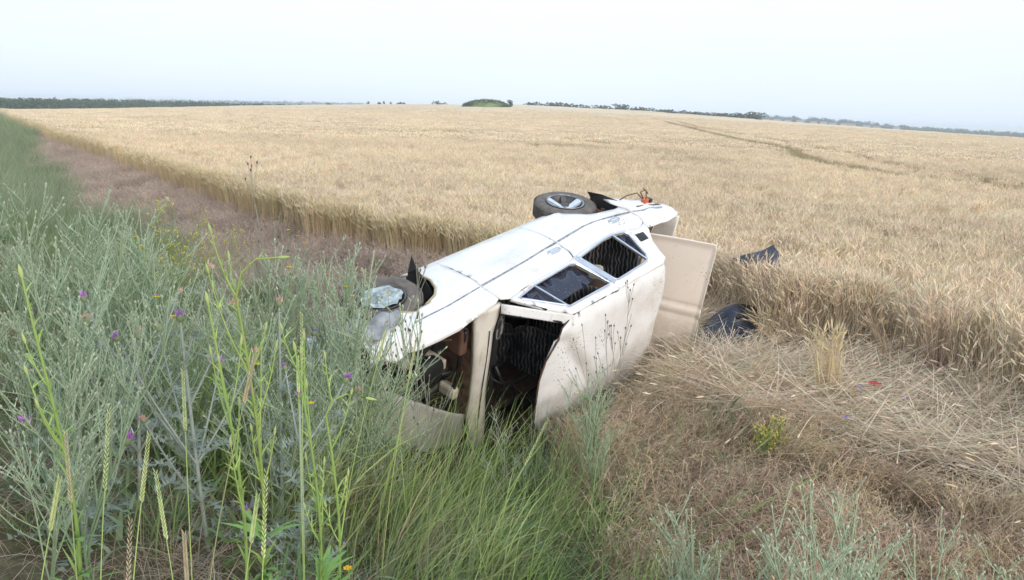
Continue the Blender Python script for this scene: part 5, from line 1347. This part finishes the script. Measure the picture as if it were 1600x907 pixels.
# ------------------------------------------------------------------ things thrown out of the car
def cloth(name, outline, amp, seed, mat, parent=None, step=.03, thick=.012, slope=None):
    rg = np.random.default_rng(seed); k = [(rg.uniform(5, 22), rg.uniform(5, 22), rg.uniform(0, 6)) for _ in range(5)]
    o_ = np.array(outline); c_ = o_.mean(0); R0 = np.abs(o_ - c_).max()
    def f(x, y):
        rr_ = math.hypot(x - c_[0], y - c_[1]) / R0
        z = sum(math.sin(a_ * x + b_ * y + p_) for a_, b_, p_ in k) / 5 * amp + amp * 1.6 * max(0, 1 - rr_ ** 2)
        if slope: z += slope(x, y)
        return (x, y, z)
    return panel(outline, f, step=step, thick=thick, name=name, mat=mat, parent=parent)
M_BAG = simple_mat('dark_blue_nylon', (.022, .030, .060), .42, noise=.3, scale=7, bump=.6, col2=(.012, .016, .030))
M_RAG = simple_mat('slate_cloth', (.032, .045, .068), .5, noise=.3, scale=9, bump=.5)
P = BAGP
bag = empty('dark_bag', (P[0], P[1], P[2] + .08), math.radians(22))
bag.scale = (1.1, 1.1, 1.1)
bag.rotation_euler = (.25, -.12, math.radians(22))
cloth('bag_body', [(-.36, -.14), (-.20, -.20), (.05, -.18), (.24, -.14), (.36, .0), (.33, .16), (.12, .24), (-.10, .18), (-.30, .02)], .05, 3, M_BAG, bag, slope=lambda x, y: .02 + .20 * math.exp(-((x - .14) / .20) ** 2 - ((y - .08) / .16) ** 2))
cloth('bag_flap', [(.10, -.02), (.30, -.06), (.40, .06), (.34, .20), (.16, .20)], .04, 9, simple_mat('black_lining', (.008, .008, .010), .5, noise=.2), bag, slope=lambda x, y: .20)
tag(bag, 'dark blue bag crumpled on the flattened straw beside the open boot lid', 'bag')
P = ray_hit(1150, 546, .02); r = empty('small_wrapper', P, .4)
cloth('red_piece', [(-.02, -.02), (.025, -.015), (.03, .02), (-.015, .025)], .01, 21, simple_mat('red_plastic', (.55, .03, .03), .4), r, .012, .003, slope=lambda x, y: .05)
cloth('green_piece', [(-.07, -.03), (.08, -.04), (.09, .03), (-.05, .03)], .012, 22, simple_mat('green_plastic', (.03, .12, .05), .4), r, .02, .003, slope=lambda x, y: .02)
tag(r, 'small red and green wrapper lying against the dark blue bag', 'litter')
P = ray_hit(1184, 430, .60)
rag = empty('car_mat', (P[0] - .03, P[1], P[2] + .08), 0)
rag.rotation_euler = (math.radians(30), math.radians(4), math.radians(8))
rag.scale = (1.1, 1.15, .75)
rag.location.z += .07
cloth('mat_sheet', [(-.25, .03), (-.20, -.02), (-.08, -.08), (.06, -.16), (.20, -.12), (.25, .10), (.22, .20), (.08, .12), (-.08, .07)], .028, 31, M_RAG, rag, .03, .01, slope=lambda x, y: .02 + .16 * max(0, x - .02) + .35 * max(0, y) * max(0, x) * 4)
a = Acc(); tube(a, [(.05, -.08, -.18), (.05, -.06, -.02)], .05, (.5, .5, .5), 8, True); tube(a, [(-.12, -.06, -.16), (-.11, -.05, -.03)], .015, (.5, .5, .5), 6, True); a.obj('brown_backing', simple_mat('brown_backing', (.22, .12, .08), .9, noise=.3), rag)
tag(rag, 'dark slate blue rubber mat caught on top of the wheat', 'mat')

# ------------------------------------------------------------------ far away
def far_base(u, dist):
    az = math.atan((u - 800) / 1280); x, y = dist * math.sin(az), dist * math.cos(az); return x, y, float(height(x, y))
def z_at(u, v, dist):
    d = MR @ np.array([(u - 800) / 1250, (v - 453.5) / 1250, 1.0]); return CAM_Z + d[2] / math.hypot(d[0], d[1]) * dist
M_TREE = plant_mat('tree_leaf', .2, .15, .9)
def crown_mesh(seed, n_=420, col=(.045, .075, .035), slim=1.0):
    rg = np.random.default_rng(seed); a = Acc()
    lobes = rg.uniform(-1, 1, (9, 3)) * [.30 * slim, .30 * slim, .34]; R0 = rg.uniform(.20, .32, 9)
    k = rg.integers(0, 9, n_); d = rg.normal(0, 1, (n_, 3)); d /= np.linalg.norm(d, axis=1)[:, None]
    c = lobes[k] + d * (R0[k] * rg.uniform(.6, 1.05, n_))[:, None] * [slim, slim, 1]; s = rg.uniform(.03, .07, n_)
    t1 = rg.normal(0, 1, (n_, 3)); t1 /= np.linalg.norm(t1, axis=1)[:, None]; t2 = np.cross(t1, rg.normal(0, 1, (n_, 3))); t2 /= np.linalg.norm(t2, axis=1)[:, None]
    V = np.stack([c - t1 * s[:, None], c + t2 * s[:, None], c + t1 * s[:, None], c - t2 * s[:, None]], 1).reshape(-1, 3)
    a.add(V, np.arange(4 * n_).reshape(-1, 4), None, np.repeat(cvar(col, n_, .25), 4, 0)); return a
cm = [proto(crown_mesh(i, 420, (.055, .105, .06)), 'crown', M_TREE, False) for i in range(4)]
# long tree belt at the left
pts, sc = [], []
for i in range(900):
    u = RNG.uniform(-500, 480); dist = 430 + RNG.uniform(0, 90) + max(0, u) * .5
    x, y, z = far_base(u, dist); top = z_at(u, np.interp(u, [-500, 0, 200, 330, 430, 480], [146, 154, 156.5, 160, 162.8, 164.5]) + RNG.normal(.8, .9), dist)
    hgt = max(2.5, top - z); s = RNG.uniform(.75, 1.0) * hgt; pts.append((x, y, top - s * .55)); sc.append(s)
    if hgt > s * 1.1: pts.append((x, y, z + s * .3)); sc.append(s * 1.2)
scatter('tree_belt', 'dark belt of trees along the left horizon', 'trees', cm, np.array(pts), RNG.uniform(0, 6, len(pts)), np.array(sc))
# single trees on the right horizon and the poplars
def far_tree(u, vtop, dist, kind, lab, grp, wide=1.0, nm='tree'):
    x, y, z = far_base(u, dist); top = z_at(u, vtop, dist); hgt = max(3, top - z)
    r = empty(nm, (x, y, z), RNG.uniform(0, 6)); ch = hgt * (.8 if kind else .65)
    o = link('crown', CR[kind][RNG.integers(0, 2)], r); o.location = (0, 0, hgt - ch * .52); o.scale = (ch * wide, ch * wide, ch)
    o = link('trunk', TRK_ME, r); o.scale = (hgt * .02, hgt * .02, hgt * .6)
    tag(r, lab, 'tree', grp)
CR = [[proto(crown_mesh(40 + i), 'crown', M_TREE, False).data for i in range(2)], [proto(crown_mesh(50 + i, 300, (.06, .08, .045), .34), 'crown', M_TREE, False).data for i in range(2)]]
a = Acc(); tube(a, [(0, 0, 0), (.2, 0, .5), (0, .1, 1)], [1.2, .9, .5], (.10, .08, .06), 6); TRK_ME = a.mesh('trunk'); TRK_ME.materials.append(M_TREE)
for i, u in enumerate([567, 582, 587, 593, 600, 612, 616, 621]): far_tree(u, 157 + (i % 3), 520, 1, 'thin poplar on the horizon left of the mound, %s from the left in its row' % ORD[i], 'poplars on the horizon')
far_tree(676, 158, 480, 0, 'low round tree on the horizon between the poplars and the mound', None, 1.4); far_tree(684, 160, 480, 0, 'smaller bush right beside the low round tree on the horizon', None, 1.3)
far_tree(503, 161, 520, 0, 'lone bush on the horizon left of the poplars', None, 1.6); far_tree(787, 157, 303, 0, 'small bush growing on the right slope of the mound', None, 1.5)
GR = 'trees along the right horizon'
for u in list(range(812, 1175, 9)):
    u2 = u + RNG.normal(0, 3); vb = np.interp(u2, CU, CV); hg = 4.0 + 3.2 * vnoise(u2 / 30, 0, 1, 77) + (4 if abs(u2 - 958) < 8 or abs(u2 - 1170) < 5 else 0) + RNG.uniform(-1, 1)
    far_tree(u2, vb - hg, 560, 0, 'tree in the low broken row along the right horizon', GR, 1.7)
pts, sc = [], []
for i in range(700):
    u = RNG.uniform(840, 2000); dist = RNG.uniform(1500, 1900); x, y, z = far_base(u, dist)
    v = np.interp(u, [840, 1180, 1300, 1400, 1500, 1600, 2000], [167, 181, 187.5, 197.5, 204, 208.5, 222]) + RNG.normal(1, .8)
    s = RNG.uniform(12, 22); pts.append((x, y, z_at(u, v, dist) - s * .4)); sc.append(s)
for i in range(500):
    u = RNG.uniform(120, 560); dist = RNG.uniform(2400, 2800); x, y, z = far_base(u, dist)
    v = np.interp(u, [120, 200, 330, 450, 560], [156.5, 157, 158.5, 161, 163]) + RNG.normal(1, .6)
    s = RNG.uniform(22, 34); pts.append((x, y, z_at(u, v, dist) - s * .4)); sc.append(s)
scatter('distant_woods', 'bluish woods far beyond the field on both sides', 'trees', cm, np.array(pts), RNG.uniform(0, 6, len(pts)), np.array(sc))
# village houses beyond the field
M_HW = simple_mat('house_plaster', (.70, .66, .60), .9); M_HR = simple_mat('house_roof', (.30, .24, .22), .9)
def house_meshes():
    a = Acc(); box(a, (-6, -4, 0), (6, 4, 5)); w = a.mesh('walls', False); w.materials.append(M_HW)
    a = Acc(); V = [(-6.5, -4.6, 5.01), (6.5, -4.6, 5.01), (6.5, 4.6, 5.01), (-6.5, 4.6, 5.01), (-6.5, 0, 8), (6.5, 0, 8)]
    a.add(V, [(0, 1, 5, 4), (2, 3, 4, 5), (0, 3, 2, 1)], [(0, 4, 3), (1, 2, 5)], (.5, .5, .5)); r = a.mesh('roof', False); r.materials.append(M_HR)
    a = Acc(); box(a, (-4, -4.06, 1.6), (-2.6, -4.01, 3.2)); box(a, (-.7, -4.06, 1.6), (.7, -4.01, 3.2)); box(a, (2.6, -4.06, 1.6), (4, -4.01, 3.2)); win = a.mesh('windows', False); win.materials.append(M_BLACK)
    return w, r, win
HM = house_meshes()
for i, u in enumerate([1188, 1205, 1222, 1240, 1262, 1278, 1292, 1310, 1322, 1345, 1362, 1392]):
    dist = 1380 + 30 * (i % 4); x, y, z = far_base(u, dist)
    v = np.interp(u, [1180, 1300, 1400], [185.5, 192.5, 200.5]) + RNG.uniform(-.4, .8)
    r = empty('house', (x, y, z_at(u, v, dist) - 6), RNG.uniform(-.4, .4) - .3)
    s = .85
    for nm, me in zip(('walls', 'roof', 'window'), HM): link(nm, me, r)
    r.scale = (s, s, s); tag(r, 'tiny pale house of the village beyond the field, %s from the left' % ORD[i], 'house', 'village houses on the horizon')
# mound
x, y, z = far_base(752, 300)
tt = np.linspace(0, 2 * PI, 48, endpoint=False); rr_ = np.linspace(0, 1, 14); a = Acc(); top = z_at(752, 157, 300) - z - .6
V = [(q * 9.6 * math.cos(k) * (1 + .05 * math.sin(3 * k)), q * 8 * math.sin(k), .3 + (top + .3) * (1 - q ** 3.2) + .18 * math.sin(5 * k + 9 * q) * (1 - q)) for q in rr_ for k in tt]
a.add(np.array(V), grid_quads(14, 48, True), None, cvar((.16, .20, .09), len(V), .15)); o = a.obj('grassy_mound', M_TREE); o.location = (x, y, z); tag(o, 'small green burial mound on the crest of the field', kind='structure')
pts = [(x + RNG.uniform(-8.6, 8.6), y + RNG.uniform(-6, 0)) for _ in range(700)]
pts = np.array([(p, q, z + .3 + (top + .3) * (1 - min(1, math.hypot((p - x) / 9.6, (q - y) / 8)) ** 2.4)) for p, q in pts])
scatter('mound_grass', 'rough green growth covering the mound', 'grass', [proto(crown_mesh(70, 120, (.10, .14, .06)), 'tuft', M_TREE, False)], pts, RNG.uniform(0, 6, len(pts)), RNG.uniform(.6, 1.7, len(pts)))

# ------------------------------------------------------------------ air
a = Acc(); box(a, (-3200, -400, -40), (3200, 6500, 16))
m = bpy.data.materials.new('haze_air'); m.use_nodes = True; m.node_tree.nodes.clear()
out = m.node_tree.nodes.new('ShaderNodeOutputMaterial'); vp = m.node_tree.nodes.new('ShaderNodeVolumePrincipled')
vp.inputs['Color'].default_value = (.86, .92, 1.0, 1); vp.inputs['Density'].default_value = .00035; vp.inputs['Anisotropy'].default_value = .1
m.node_tree.links.new(vp.outputs[0], out.inputs['Volume'])
hz = a.obj('haze', m, None, False); tag(hz, 'thin bluish haze over the whole landscape', kind='stuff')
